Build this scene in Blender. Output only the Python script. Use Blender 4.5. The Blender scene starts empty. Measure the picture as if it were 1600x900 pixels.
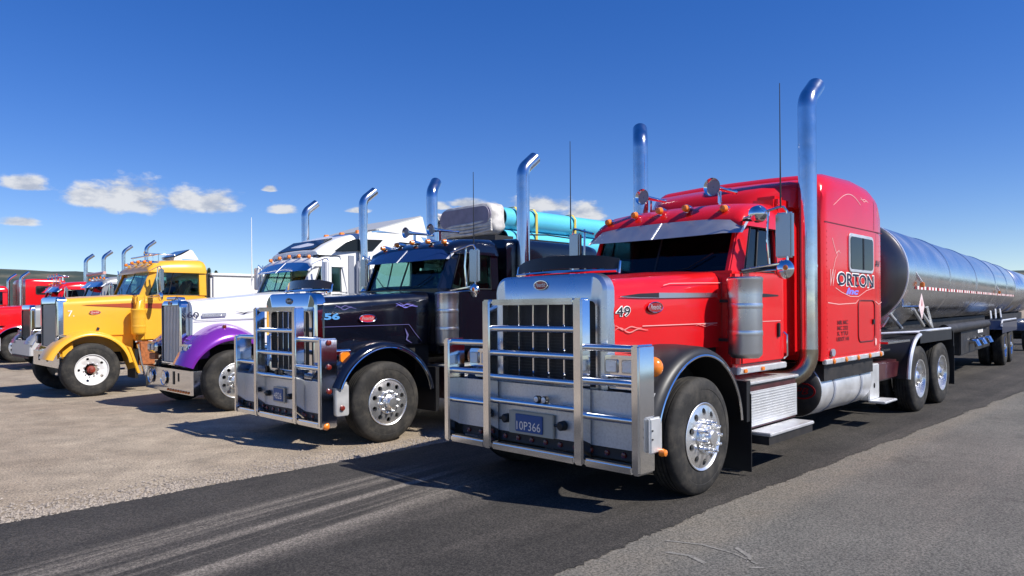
import bpy, bmesh, math, random
from mathutils import Vector, Matrix, noise
random.seed(7)
R = math.radians
SC = bpy.context.scene
COL = SC.collection

# ------------------------------------------------------------------ camera
TH = R(44.25)                      # heading of the parked row
U = Vector((math.sin(TH), math.cos(TH), 0))      # rearward along the trucks
V = Vector((math.cos(TH), -math.sin(TH), 0))     # towards the drivers' (left) side
cam = bpy.data.cameras.new('camera'); camo = bpy.data.objects.new('camera', cam)
COL.objects.link(camo); SC.camera = camo
cam.sensor_width = 36; cam.lens = 1105 / 1600 * 36
cam.shift_y = 32.5 / 1600
cam.clip_start = .05; cam.clip_end = 20000
camo.matrix_world = Matrix.Translation((0, 0, 1.676)) @ Matrix.Rotation(R(90), 4, 'X') @ Matrix.Rotation(R(-.45), 4, 'Z')

# ------------------------------------------------------------------ light
SUND = (U * .33 + V * .95); SUND.z = 1.0; SUND.normalize()
sun_el = math.asin(SUND.z); sun_az = math.atan2(SUND.x, SUND.y)
sl = bpy.data.lights.new('sun', 'SUN'); sl.energy = 4.8; sl.angle = R(.53); sl.color = (1, .955, .89)
so = bpy.data.objects.new('sun', sl); COL.objects.link(so)
so.rotation_euler = (-SUND).to_track_quat('-Z', 'Y').to_euler()
SC.view_settings.view_transform = 'Standard'; SC.view_settings.look = 'None'
SC.view_settings.exposure = .46; SC.view_settings.gamma = 1; SC.view_settings.use_curve_mapping = False

def make_world():
    w = bpy.data.worlds.new('World'); SC.world = w; w.use_nodes = True
    nt = w.node_tree; N = nt.nodes; L = nt.links; N.clear()
    def nd(t, **k):
        n = N.new(t)
        for a, b in k.items(): setattr(n, a, b)
        return n
    def ma(op, a, b=None, c=None, clamp=False):
        n = nd('ShaderNodeMath', operation=op, use_clamp=clamp)
        for i, x in enumerate((a, b, c)):
            if x is None: continue
            if isinstance(x, (int, float)): n.inputs[i].default_value = x
            else: L.new(x, n.inputs[i])
        return n.outputs[0]
    out = nd('ShaderNodeOutputWorld'); bg = nd('ShaderNodeBackground'); L.new(bg.outputs[0], out.inputs[0])
    sky = nd('ShaderNodeTexSky', sky_type='NISHITA', sun_disc=False, sun_elevation=sun_el, sun_rotation=sun_az,
             altitude=1800, air_density=1.0, dust_density=.1, ozone_density=3.0)
    hs = nd('ShaderNodeHueSaturation'); hs.inputs['Saturation'].default_value = 1.5; hs.inputs['Value'].default_value = 1.06
    hs.inputs['Hue'].default_value = .521
    v1 = nd('ShaderNodeVectorMath', operation='SCALE'); v1.inputs['Scale'].default_value = .25; L.new(sky.outputs[0], v1.inputs[0])
    gm = nd('ShaderNodeGamma'); gm.inputs[1].default_value = .80; L.new(v1.outputs[0], gm.inputs[0])
    v2 = nd('ShaderNodeVectorMath', operation='SCALE'); v2.inputs['Scale'].default_value = 4.0; L.new(gm.outputs[0], v2.inputs[0])
    L.new(v2.outputs[0], hs.inputs['Color'])
    tc = nd('ShaderNodeTexCoord'); sp = nd('ShaderNodeSeparateXYZ'); L.new(tc.outputs['Generated'], sp.inputs[0])
    az = ma('ARCTAN2', sp.outputs[0], sp.outputs[1]); el = ma('ARCSINE', sp.outputs[2])
    cv = nd('ShaderNodeCombineXYZ'); L.new(az, cv.inputs[0]); L.new(ma('MULTIPLY', el, 1.9), cv.inputs[1])
    n1 = nd('ShaderNodeTexNoise'); n1.inputs['Scale'].default_value = 26; n1.inputs['Detail'].default_value = 8; n1.inputs['Roughness'].default_value = .58
    L.new(cv.outputs[0], n1.inputs['Vector'])
    # fair-weather clouds low over the horizon: azimuth, base elevation, half width, height
    def px(x, y): return (math.atan2(x - 800, 1105), math.atan2(482.5 - y + (x - 800) * -.0079, math.hypot(1105, x - 800)))
    spec = [(42, 291, 42, 19), (150, 314, 45, 30), (206, 318, 62, 42), (320, 322, 60, 32), (445, 330, 22, 12), (32, 349, 34, 11),
            (422, 297, 12, 8), (850, 324, 52, 20), (915, 338, 34, 22), (560, 330, 20, 7), (735, 320, 40, 10), (690, 324, 18, 9)]
    cl = []
    for x, y, a, b in spec:
        A, E_ = px(x, y); k = 1 + ((x - 800) / 1105) ** 2
        cl.append((A, E_, a / 1105 / k * 1.15, b / 1105 / math.sqrt(k) * 1.15))
    rnd = random.Random(5)
    for i in range(16):
        cl.append((rnd.uniform(.75, 5.5), rnd.uniform(.08, .17), rnd.uniform(.03, .07), rnd.uniform(.012, .028)))
    m = None; hgt = None
    for A, E_, a, b in cl:
        if A > math.pi: A -= 2 * math.pi
        dx = ma('DIVIDE', ma('SUBTRACT', az, A), a); dy = ma('DIVIDE', ma('SUBTRACT', el, E_), b)
        dyy = ma('MAXIMUM', dy, ma('MULTIPLY', dy, -2.6))
        d = ma('SUBTRACT', 1, ma('SQRT', ma('ADD', ma('MULTIPLY', dx, dx), ma('MULTIPLY', dyy, dyy))))
        m = d if m is None else ma('MAXIMUM', m, d)
    mm = ma('ADD', ma('MAXIMUM', m, -1.0), ma('MULTIPLY', ma('SUBTRACT', n1.outputs[0], .48), 1.7))
    mr = nd('ShaderNodeMapRange', interpolation_type='SMOOTHSTEP'); L.new(mm, mr.inputs[0])
    mr.inputs[1].default_value = .05; mr.inputs[2].default_value = .55; mr.inputs[3].default_value = 0; mr.inputs[4].default_value = .88
    off = nd('ShaderNodeVectorMath', operation='ADD'); L.new(cv.outputs[0], off.inputs[0]); off.inputs[1].default_value = (.010, .022, 0)
    n2 = nd('ShaderNodeTexNoise'); n2.inputs['Scale'].default_value = 26; n2.inputs['Detail'].default_value = 5; n2.inputs['Roughness'].default_value = .58
    L.new(off.outputs[0], n2.inputs['Vector'])
    cr = nd('ShaderNodeValToRGB'); L.new(ma('ADD', .55, ma('MULTIPLY', ma('SUBTRACT', n1.outputs[0], n2.outputs[0]), 2.2)), cr.inputs[0])  # offset noise paints lit and shaded cloud sides into the sky colour
    cr.color_ramp.elements[0].position = .2; cr.color_ramp.elements[0].color = (3.5, 3.75, 4.3, 1)
    cr.color_ramp.elements[1].position = .75; cr.color_ramp.elements[1].color = (5.9, 5.9, 5.9, 1)
    mx = nd('ShaderNodeMix', data_type='RGBA'); L.new(mr.outputs[0], mx.inputs[0]); L.new(hs.outputs[0], mx.inputs[6]); L.new(cr.outputs[0], mx.inputs[7])
    L.new(mx.outputs[2], bg.inputs[0]); bg.inputs[1].default_value = .1
make_world()

# ------------------------------------------------------------------ materials
MAT = {}
def mat(name, col, rough=.5, metal=0, coat=0, spec=.5, var=0, vscale=6, bump=0, bscale=60, rvar=0, emit=0, dirt=None, dirt_amt=0, dscale=3):
    if name in MAT: return MAT[name]
    m = bpy.data.materials.new(name); m.use_nodes = True; nt = m.node_tree; N = nt.nodes; L = nt.links
    b = N['Principled BSDF']
    b.inputs['Base Color'].default_value = (*col, 1); b.inputs['Roughness'].default_value = rough
    b.inputs['Metallic'].default_value = metal; b.inputs['Coat Weight'].default_value = coat; b.inputs['Coat Roughness'].default_value = .04
    b.inputs['Specular IOR Level'].default_value = spec
    if var or bump or rvar or dirt:
        tc = N.new('ShaderNodeTexCoord')
        n = N.new('ShaderNodeTexNoise'); n.inputs['Scale'].default_value = vscale; n.inputs['Detail'].default_value = 6
        L.new(tc.outputs['Object'], n.inputs['Vector'])
        src = None
        if var:
            r = N.new('ShaderNodeValToRGB'); L.new(n.outputs[0], r.inputs[0])
            r.color_ramp.elements[0].position = .3; r.color_ramp.elements[1].position = .7
            r.color_ramp.elements[0].color = (*[max(0, c * (1 - var)) for c in col], 1)
            r.color_ramp.elements[1].color = (*[min(1, c * (1 + var)) for c in col], 1)
            src = r.outputs[0]
        if dirt:
            n3 = N.new('ShaderNodeTexNoise'); n3.inputs['Scale'].default_value = dscale; n3.inputs['Detail'].default_value = 9; n3.inputs['Roughness'].default_value = .7
            L.new(tc.outputs['Object'], n3.inputs['Vector'])
            mr = N.new('ShaderNodeMapRange'); L.new(n3.outputs[0], mr.inputs[0])
            mr.inputs[1].default_value = .45; mr.inputs[2].default_value = .75; mr.inputs[4].default_value = dirt_amt
            mx = N.new('ShaderNodeMix'); mx.data_type = 'RGBA'; L.new(mr.outputs[0], mx.inputs[0])
            mx.inputs[6].default_value = (*col, 1); mx.inputs[7].default_value = (*dirt, 1)
            if src: L.new(src, mx.inputs[6])
            src = mx.outputs[2]
        if src: L.new(src, b.inputs['Base Color'])
        if rvar:
            mr = N.new('ShaderNodeMapRange'); L.new(n.outputs[0], mr.inputs[0])
            mr.inputs[1].default_value = .3; mr.inputs[2].default_value = .7; mr.inputs[3].default_value = max(.02, rough - rvar); mr.inputs[4].default_value = rough + rvar
            L.new(mr.outputs[0], b.inputs['Roughness'])
        if bump:
            n2 = N.new('ShaderNodeTexNoise'); n2.inputs['Scale'].default_value = bscale; n2.inputs['Detail'].default_value = 4
            L.new(tc.outputs['Object'], n2.inputs['Vector'])
            bp = N.new('ShaderNodeBump'); bp.inputs['Strength'].default_value = bump; bp.inputs['Distance'].default_value = .01
            L.new(n2.outputs[0], bp.inputs['Height']); L.new(bp.outputs[0], b.inputs['Normal'])
    if emit:
        b.inputs['Emission Color'].default_value = (*col, 1); b.inputs['Emission Strength'].default_value = emit
    MAT[name] = m; return m

def glass(name, tint, mixf=.1):
    m = bpy.data.materials.new(name); m.use_nodes = True; nt = m.node_tree; N = nt.nodes; L = nt.links; N.clear()
    o = N.new('ShaderNodeOutputMaterial'); t = N.new('ShaderNodeBsdfTransparent'); t.inputs[0].default_value = (*tint, 1)
    g = N.new('ShaderNodeBsdfGlossy'); g.inputs['Roughness'].default_value = .02; g.inputs[0].default_value = (1, 1, 1, 1)
    lw = N.new('ShaderNodeLayerWeight'); lw.inputs[0].default_value = .5
    pw = N.new('ShaderNodeMath'); pw.operation = 'POWER'; L.new(lw.outputs['Facing'], pw.inputs[0]); pw.inputs[1].default_value = 5
    f = N.new('ShaderNodeMath'); f.operation = 'MULTIPLY_ADD'; L.new(pw.outputs[0], f.inputs[0]); f.inputs[1].default_value = .9; f.inputs[2].default_value = .035
    mx = N.new('ShaderNodeMixShader'); L.new(f.outputs[0], mx.inputs[0]); L.new(t.outputs[0], mx.inputs[1]); L.new(g.outputs[0], mx.inputs[2]); L.new(mx.outputs[0], o.inputs[0])
    MAT[name] = m; return m

DUST = (.30, .24, .18)
red = mat('red_paint', (.62, .008, .012), .2, 0, .35, spec=.4, var=.04, vscale=2, rvar=.05, dirt=(.42, .03, .025), dirt_amt=.25)
navy = mat('navy_paint', (.0035, .0045, .010), .15, 0, .6, rvar=.03, dirt=(.008, .009, .014), dirt_amt=.3)
white = mat('white_paint', (.78, .78, .77), .3, 0, .5, var=.03, vscale=2, dirt=(.6, .57, .52), dirt_amt=.3)
purple = mat('purple_paint', (.20, .028, .36), .22, .25, .9)
yellow = mat('yellow_paint', (.80, .42, .03), .32, 0, .4, var=.05, vscale=3, dirt=(.55, .27, .04), dirt_amt=.4)
maroon = mat('maroon_paint', (.055, .008, .012), .35, 0, .4, var=.3, dirt=(.08, .05, .04), dirt_amt=.5)
bluep = mat('dark_blue_paint', (.01, .02, .06), .3, 0, .6)
grey_paint = mat('silver_paint', (.35, .35, .34), .35, .3, .3)
chrome = mat('chrome', (.80, .81, .83), .07, 1, rvar=.04, vscale=4)
alu = mat('polished_aluminium', (.86, .87, .88), .13, 1, rvar=.05, vscale=2, dirt=(.6, .58, .55), dirt_amt=.3, dscale=2)
bumperm = mat('bumper_aluminium', (.72, .72, .71), .4, .6, rvar=.05, vscale=3, dirt=(.2, .17, .14), dirt_amt=.3, dscale=45)
tankm = mat('tank_stainless', (.86, .85, .83), .24, 1, rvar=.05, vscale=1.5, bump=.03, bscale=3, dirt=(.6, .57, .52), dirt_amt=.25, dscale=.8)
tankend_shaded = mat('tank_head_shade_tone', (.16, .15, .15), .3, .9, rvar=.05, vscale=2)  # darker copy of tank stainless, shade on the heads put into its colour
whitealu = mat('bright_aluminium', (.82, .82, .81), .42, .75, var=.05, rvar=.06)
steel = mat('stack_steel', (.72, .74, .77), .16, 1, rvar=.07, vscale=5, dirt=(.35, .33, .30), dirt_amt=.4)
heat = mat('heat_stained_steel', (.33, .27, .2), .25, 1, var=.3, vscale=4)
rubber = mat('tyre_rubber', (.022, .021, .020), .75, 0, spec=.3, var=.25, vscale=5, bump=.15, bscale=90, dirt=(.09, .08, .065), dirt_amt=.75, dscale=6)
black = mat('black_plastic', (.012, .012, .013), .45, var=.2)
blackgl = mat('black_gloss', (.008, .008, .009), .12, 0, .6)
frame_m = mat('chassis_black', (.012, .011, .011), .6, var=.4, dirt=(.05, .042, .035), dirt_amt=.7)
well = mat('wheel_well', (.012, .012, .012), .85)
interior = mat('cab_interior', (.018, .018, .02), .8)
amber = mat('amber_lens', (.75, .20, .015), .2, 0, .5)
redlens = mat('red_lens', (.16, .018, .01), .2, 0, .4)
lens = mat('headlight_lens', (.78, .80, .82), .12, .3, .5, bump=.5, bscale=45)
emblem_red = mat('emblem_red', (.30, .012, .015), .25, .2, .6)
whitep = mat('white_lettering', (.8, .79, .76), .5)
pink = mat('pinstripe_white', (.75, .42, .40), .5)
navyl = mat('navy_lettering', (.012, .012, .04), .5)
darkl = mat('dark_lettering', (.12, .005, .006), .5)
cyanl = mat('light_blue_lettering', (.08, .28, .58), .45)
violet = mat('violet_lettering', (.22, .2, .7), .5)
blkl = mat('black_lettering', (.015, .015, .02), .5)
greyl = mat('grey_lettering', (.25, .27, .32), .45)
brownstripe = mat('brown_red_stripe', (.36, .06, .02), .4)
plateblue = mat('plate_blue', (.03, .10, .28), .4)
platecream = mat('plate_cream', (.55, .48, .36), .5)
meshm = mat('grille_mesh', (.03, .03, .032), .45, .4)
rust = mat('rusty_orange', (.35, .11, .03), .6, var=.4, vscale=20)
cyan = mat('cyan_pipe', (.10, .50, .68), .38, 0, .2, var=.06, vscale=1)
strapm = mat('yellow_strap', (.55, .43, .08), .6)
tarp = mat('tarp_white', (.52, .50, .47), .55, var=.25, vscale=6, bump=.9, bscale=9)
tarpg = mat('tarp_grey', (.20, .18, .24), .55, var=.2, vscale=4, bump=.5, bscale=6)
boxwhite = mat('trailer_white', (.76, .76, .74), .4, var=.04, vscale=2, dirt=(.6, .57, .5), dirt_amt=.3)
wheelwhite = mat('wheel_white', (.72, .71, .69), .4, var=.06, dirt=(.35, .3, .24), dirt_amt=.5)
hubred = mat('hub_red', (.22, .03, .015), .5, var=.3)
placardm = mat('placard_white', (.78, .62, .62), .4)
glass_dark = glass('glass_tinted', (.38, .42, .44))
glass_mid = glass('glass_green', (.64, .80, .77))
rimalu = mat('wheel_aluminium', (.86, .86, .85), .3, .9, rvar=.06, dirt=(.5, .48, .44), dirt_amt=.4, dscale=9)
brushed = mat('brushed_steel', (.76, .77, .78), .3, 1, rvar=.05, vscale=2)
darkchrome = mat('mirror_shell', (.40, .41, .43), .22, 1)
visorst = mat('visor_stainless', (.56, .56, .56), .42, .9, rvar=.05)
flamepink = mat('flame_pinstripe', (.70, .22, .2), .5)
violet_dim = mat('dim_violet_pinstripe', (.10, .09, .24), .5)
glass_black = mat('glass_black', (.008, .010, .012), .08, 0, 0, spec=.3)

# ------------------------------------------------------------------ mesh tools: truck space is (s rearward, y to driver's left, z up)
class M:
    def __init__(self): self.bm = bmesh.new()
    def v(self, p): return self.bm.verts.new((-p[0], p[1], p[2]))
    def f(self, vs):
        try: return self.bm.faces.new(vs)
        except ValueError: return None
    def hexa(self, a, b):            # two quads (lists of 4 points)
        A = [self.v(p) for p in a]; B = [self.v(p) for p in b]; n = len(A)
        self.f(A); self.f(B[::-1])
        for i in range(n): self.f([A[i], A[(i + 1) % n], B[(i + 1) % n], B[i]])
        return self
    def box(self, s0, s1, y0, y1, z0, z1):
        return self.hexa([(s0, y0, z0), (s1, y0, z0), (s1, y1, z0), (s0, y1, z0)], [(s0, y0, z1), (s1, y0, z1), (s1, y1, z1), (s0, y1, z1)])
    def prism(self, poly, y0, y1): return self.hexa([(s, y0, z) for s, z in poly], [(s, y1, z) for s, z in poly])
    def prism_s(self, poly, s0, s1): return self.hexa([(s0, y, z) for y, z in poly], [(s1, y, z) for y, z in poly])
    def prism_z(self, poly, z0, z1): return self.hexa([(s, y, z0) for s, y in poly], [(s, y, z1) for s, y in poly])
    def loft(self, rings, closed=True, cap=True):
        RR = [[self.v(p) for p in r] for r in rings]; n = len(RR[0])
        for a, b in zip(RR[:-1], RR[1:]):
            for i in range(n if closed else n - 1): self.f([a[i], a[(i + 1) % n], b[(i + 1) % n], b[i]])
        if cap and closed: self.f(RR[0]); self.f(RR[-1][::-1])
        return self
    def tube(self, pts, r, n=10, cap=True, flat=None):
        P = [Vector(p) for p in pts]; rings = []; up = None
        for i, p in enumerate(P):
            t = (P[min(i + 1, len(P) - 1)] - P[max(i - 1, 0)]).normalized()
            if up is None:
                up = Vector((0, 0, 1)) if abs(t.z) < .9 else Vector((1, 0, 0))
            x = t.cross(up).normalized(); y = x.cross(t).normalized(); up = y
            rr = r[i] if isinstance(r, (list, tuple)) else r
            rings.append([tuple(p + x * (math.cos(a) * rr) + y * (math.sin(a) * rr * (flat or 1))) for a in [2 * math.pi * k / n for k in range(n)]])
        return self.loft(rings, cap=cap)
    def lathe(self, prof, org, axis, n=24, cap=True):   # prof: (along, radius)
        ax = {'s': Vector((1, 0, 0)), 'y': Vector((0, 1, 0)), 'z': Vector((0, 0, 1))}.get(axis) if isinstance(axis, str) else Vector(axis).normalized()
        up = Vector((0, 0, 1)) if abs(ax.z) < .9 else Vector((1, 0, 0))
        x = ax.cross(up).normalized(); y = x.cross(ax).normalized(); o = Vector(org)
        rings = [[tuple(o + ax * a + x * (math.cos(t) * r) + y * (math.sin(t) * r)) for t in [2 * math.pi * k / n for k in range(n)]] for a, r in prof]
        return self.loft(rings, cap=cap)
    def ribbon(self, pts, w, yf, th=.002):     # stripe on a side surface: pts (s,z)
        n = len(pts); a = []; b = []
        for i, (s, z) in enumerate(pts):
            p0 = pts[max(i - 1, 0)]; p1 = pts[min(i + 1, n - 1)]
            t = Vector((p1[0] - p0[0], p1[1] - p0[1])); t = t.normalized() if t.length else Vector((1, 0)); ww = (w[i] if isinstance(w, (list, tuple)) else w) / 2
            a.append((s - t.y * ww, z + t.x * ww)); b.append((s + t.y * ww, z - t.x * ww))
        A = [self.v((s, yf(s, z) + th, z)) for s, z in a]; B = [self.v((s, yf(s, z) + th, z)) for s, z in b]
        for i in range(n - 1): self.f([A[i], A[i + 1], B[i + 1], B[i]])
        return self
    def mesh(self, name, m, bev=0, smooth=38, seg=2, fix=True):
        bm = self.bm
        if fix: bmesh.ops.recalc_face_normals(bm, faces=bm.faces)
        if bev:
            ed = [e for e in bm.edges if len(e.link_faces) == 2 and e.calc_face_angle(0) > R(35)]
            bmesh.ops.bevel(bm, geom=ed, offset=bev, segments=seg, affect='EDGES', clamp_overlap=True)
        me = bpy.data.meshes.new(name); bm.to_mesh(me); bm.free()
        me.materials.append(m)
        for p in me.polygons: p.use_smooth = True
        me.set_sharp_from_angle(angle=R(smooth))
        return me
    def done(self, name, m, parent=None, **k): return obj(name, self.mesh(name, m, **k), parent)
def obj(name, me, parent=None):
    o = bpy.data.objects.new(name, me); COL.objects.link(o)
    if parent: o.parent = parent
    return o
def thing(name, label, cat, loc=(0, 0, 0), rz=0, group=None, scale=1):
    o = bpy.data.objects.new(name, None); COL.objects.link(o); o.location = loc; o.rotation_euler = (0, 0, rz); o.scale = (scale,) * 3
    o.empty_display_size = .3
    return tag(o, label, cat, group)
def tag(o, label, cat, group=None):
    o['label'] = label; o['category'] = cat
    if group: o['group'] = group
    return o
def clone(o, parent, dx=(0, 0, 0), name=None):
    c = o.copy(); COL.objects.link(c); c.parent = parent; c.location = Vector(o.location) + Vector((-dx[0], dx[1], dx[2])); return c
RZ = math.atan2(-math.cos(TH), -math.sin(TH))
ORG = Vector((.836, 7.13, 0))
def place(s, y): return ORG + U * s + V * y

def text(name, s, fn, w, h, m, parent, bold=0.0, shear=0):
    c = bpy.data.curves.new(name, 'FONT'); c.body = s; c.size = 1; c.offset = bold; c.shear = shear; c.resolution_u = 3
    t = bpy.data.objects.new(name, c); COL.objects.link(t)
    dg = bpy.context.evaluated_depsgraph_get(); me = bpy.data.meshes.new_from_object(t.evaluated_get(dg))
    bpy.data.objects.remove(t); bpy.data.curves.remove(c)
    xs = [v.co.x for v in me.vertices]; ys = [v.co.y for v in me.vertices]
    x0, x1, y0, y1 = min(xs), max(xs), min(ys), max(ys)
    for v in me.vertices:
        p = fn((v.co.x - x0) / (x1 - x0) * w, (v.co.y - y0) / (y1 - y0) * h)
        v.co = (-p[0], p[1], p[2])
    me.materials.clear(); me.materials.append(m)
    return obj(name, me, parent)

def rrect(y0, y1, z0, z1, r, n=4):
    pts = []
    for cx, cz, a0 in ((y1 - r, z1 - r, 0), (y0 + r, z1 - r, 90), (y0 + r, z0 + r, 180), (y1 - r, z0 + r, 270)):
        for k in range(n + 1):
            a = R(a0 + 90 * k / n); pts.append((cx + r * math.cos(a), cz + r * math.sin(a)))
    return pts
# ------------------------------------------------------------------ setting
def surf_mat(name, build):
    m = bpy.data.materials.new(name); m.use_nodes = True; nt = m.node_tree; N = nt.nodes; L = nt.links; b = N['Principled BSDF']
    tc = N.new('ShaderNodeTexCoord')
    def nz(scale, detail=6, rough=.6, stretch=None, kind='ShaderNodeTexNoise'):
        n = N.new(kind); n.inputs['Scale'].default_value = scale
        if kind == 'ShaderNodeTexNoise': n.inputs['Detail'].default_value = detail; n.inputs['Roughness'].default_value = rough
        src = tc.outputs['Object']
        if stretch:
            mp = N.new('ShaderNodeMapping'); mp.inputs['Scale'].default_value = stretch; L.new(src, mp.inputs[0]); src = mp.outputs[0]
        L.new(src, n.inputs['Vector']); return n.outputs[0]
    def ramp(x, *st):
        r = N.new('ShaderNodeValToRGB'); L.new(x, r.inputs[0]); e = r.color_ramp.elements
        while len(e) < len(st): e.new(.5)
        for i, (p, c) in enumerate(st): e[i].position = p; e[i].color = (*c, 1)
        return r.outputs[0]
    def mix(f, a, b_, mode='MIX'):
        x = N.new('ShaderNodeMix'); x.data_type = 'RGBA'; x.blend_type = mode
        for s, i in ((f, 0), (a, 6), (b_, 7)):
            if isinstance(s, (int, float)): x.inputs[i].default_value = s
            elif isinstance(s, tuple): x.inputs[i].default_value = (*s, 1)
            else: L.new(s, x.inputs[i])
        return x.outputs[2]
    def tr3(y0, y1, x0, x1, sl=0):        # dusty tyre tracks swinging out of the parking place
        rt = N.new('ShaderNodeMapping'); rt.inputs['Rotation'].default_value = (0, 0, -math.atan(sl)); L.new(tc.outputs['Object'], rt.inputs[0])
        st = N.new('ShaderNodeMapping'); st.inputs['Scale'].default_value = (.09, 5.2, 1); L.new(rt.outputs[0], st.inputs[0])
        n = N.new('ShaderNodeTexNoise'); n.inputs['Scale'].default_value = 1; n.inputs['Detail'].default_value = 3; n.inputs['Roughness'].default_value = .5; L.new(st.outputs[0], n.inputs['Vector'])
        sp = N.new('ShaderNodeSeparateXYZ'); L.new(rt.outputs[0], sp.inputs[0]); f = None
        for o_, a, b_, c_, d_ in ((sp.outputs[1], y0, y0 + .25, y1 - .3, y1), (sp.outputs[0], x0, x0 + 1.2, x1 - 3, x1)):
            for p, q in ((a, b_), (d_, c_)):
                mr = N.new('ShaderNodeMapRange'); mr.interpolation_type = 'SMOOTHSTEP'; L.new(o_, mr.inputs[0]); mr.inputs[1].default_value = p; mr.inputs[2].default_value = q
                if f is None: f = mr.outputs[0]
                else:
                    mm = N.new('ShaderNodeMath'); mm.operation = 'MULTIPLY'; L.new(f, mm.inputs[0]); L.new(mr.outputs[0], mm.inputs[1]); f = mm.outputs[0]
        return n.outputs[0], f
    col, hgt, rough = build(nz, ramp, mix, tr3)
    L.new(col, b.inputs['Base Color']); b.inputs['Roughness'].default_value = rough; b.inputs['Specular IOR Level'].default_value = .25
    bp = N.new('ShaderNodeBump'); bp.inputs['Strength'].default_value = .7; bp.inputs['Distance'].default_value = .012
    L.new(hgt, bp.inputs['Height']); L.new(bp.outputs[0], b.inputs['Normal'])
    return m
def gravel_b(nz, ramp, mix, tr3):
    big = ramp(nz(.35, 5), (.35, (.31, .25, .185)), (.62, (.41, .345, .262)))
    med = ramp(nz(2.2, 6, .7), (.3, (.62, .62, .62)), (.7, (1.12, 1.1, 1.08)))
    fine = ramp(nz(52, 4, .8), (.40, (.35, .34, .33)), (.5, (.97, .97, .97)), (.62, (1.45, 1.42, 1.38)))
    c = mix(.9, mix(1, big, med, 'MULTIPLY'), fine, 'MULTIPLY')
    v = nz(42, kind='ShaderNodeTexVoronoi')
    return c, mix(.5, nz(70, 5, .8), v), .95
def strip_b(nz, ramp, mix, tr3):
    base = ramp(nz(.9, 6, .65), (.3, (.030, .0275, .0245)), (.7, (.058, .053, .047)))
    tr = ramp(nz(1.0, 4, .55, (.07, 2.3, 1)), (.44, (0, 0, 0)), (.66, (1, 1, 1)))
    tr2 = ramp(nz(1.0, 5, .7, (.5, 1.1, 1)), (.35, (.05, .05, .05)), (.7, (1, 1, 1)))
    dustf = mix(1, tr, tr2, 'MULTIPLY')
    c = mix(mix(.55, (0, 0, 0), dustf), base, (.12, .106, .092))
    tn, tm = tr3(-1.95, -.55, .3, 12, .148)
    c = mix(mix(1, ramp(tn, (.43, (.02, .02, .02)), (.56, (.85, .85, .85))), tm, 'MULTIPLY'), c, (.215, .19, .16))
    fine = ramp(nz(70, 4, .8), (.40, (.35, .35, .35)), (.5, (.95, .95, .95)), (.62, (2.1, 2.05, 2.0)))
    return mix(.85, c, fine, 'MULTIPLY'), nz(110, 5, .8), .85
def asphalt_b(nz, ramp, mix, tr3):
    base = ramp(nz(.55, 7, .65), (.3, (.098, .095, .086)), (.7, (.162, .156, .139)))
    patch = ramp(nz(1.0, 5, .6, (.16, 1.3, 1)), (.5, (0, 0, 0)), (.72, (1, 1, 1)))
    c = mix(mix(.5, (0, 0, 0), patch), base, (.20, .18, .155))
    dn, dm = tr3(1.25, 2.1, -30, 30); c = mix(mix(1, ramp(nz(1.6, 6, .7), (.3, (.15, .15, .15)), (.65, (.9, .9, .9))), dm, 'MULTIPLY'), c, (.19, .168, .135))
    stain = ramp(nz(.8, 8, .75), (.57, (1, 1, 1)), (.68, (.62, .62, .62)))
    c = mix(1, c, stain, 'MULTIPLY')
    fine = ramp(nz(60, 4, .8), (.40, (.42, .42, .42)), (.5, (.97, .97, .97)), (.62, (1.6, 1.57, 1.52)))
    return mix(.9, c, fine, 'MULTIPLY'), nz(95, 5, .8), .9
gravel_m = surf_mat('gravel', gravel_b); strip_m = surf_mat('fresh_sealed_asphalt', strip_b); asphalt_m = surf_mat('worn_asphalt', asphalt_b)

def structure(o): o['kind'] = 'structure'; return o
def sheet(name, polyrows, m, z):          # rows of (s, y0, y1)
    b = M(); A = [b.v((s, y0, z)) for s, y0, y1 in polyrows]; B = [b.v((s, y1, z)) for s, y0, y1 in polyrows]
    for i in range(len(A) - 1): b.f([A[i], A[i + 1], B[i + 1], B[i]])
    o = b.done(name, m, fix=False); o.data.flip_normals(); o.location = ORG; o.rotation_euler = (0, 0, RZ); return structure(o)
b = M(); b.hexa([(-4000, -4000, -.5), (4000, -4000, -.5), (4000, 4000, -.5), (-4000, 4000, -.5)], [(-4000, -4000, 0), (4000, -4000, 0), (4000, 4000, 0), (-4000, 4000, 0)])
structure(b.done('ground', gravel_m))
def jit(s, k, a=.05): return (noise.noise((s * 1.3, k, 0)) * .55 + noise.noise((s * 5, k, 3)) * .3 + noise.noise((s * 17, k, 5)) * .35 + noise.noise((s * 45, k, 7)) * .25) * a * 2
S = []; s = -14.0
while s < 60: S.append(s); s += .025 if s < 9 else .3
lot = sheet('asphalt_lot', [(s_, 1.0, 60) for s_ in (-40, 0, 40, 120)], asphalt_m, .004)
def scuffs():
    m = mat('chalky_scuff', (.185, .175, .155), .9, var=.4, vscale=60); rnd = random.Random(2)
    for pts, w in (([(-1.3, 1.62), (-1.2, 1.85), (-1.22, 2.1), (-1.3, 2.3)], .02), ([(-1.5, 1.75), (-1.46, 1.9), (-1.52, 2.05)], .03), ([(-1.1, 2.05), (-1.2, 2.2), (-1.3, 2.24)], .04), ([(-1.25, 2.4), (-1.34, 2.36), (-1.38, 2.3)], .05)):
        b = M(); A = []; B = []
        for i, (s, y) in enumerate(pts):
            k = w * rnd.uniform(.3, .7); A.append(b.v((s - k, y, .0075))); B.append(b.v((s + k, y + .01, .0075)))
        for i in range(len(pts) - 1): b.f([A[i], A[i + 1], B[i + 1], B[i]])
        b.done('scuff_mark', m, lot, fix=False)
scuffs()
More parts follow.
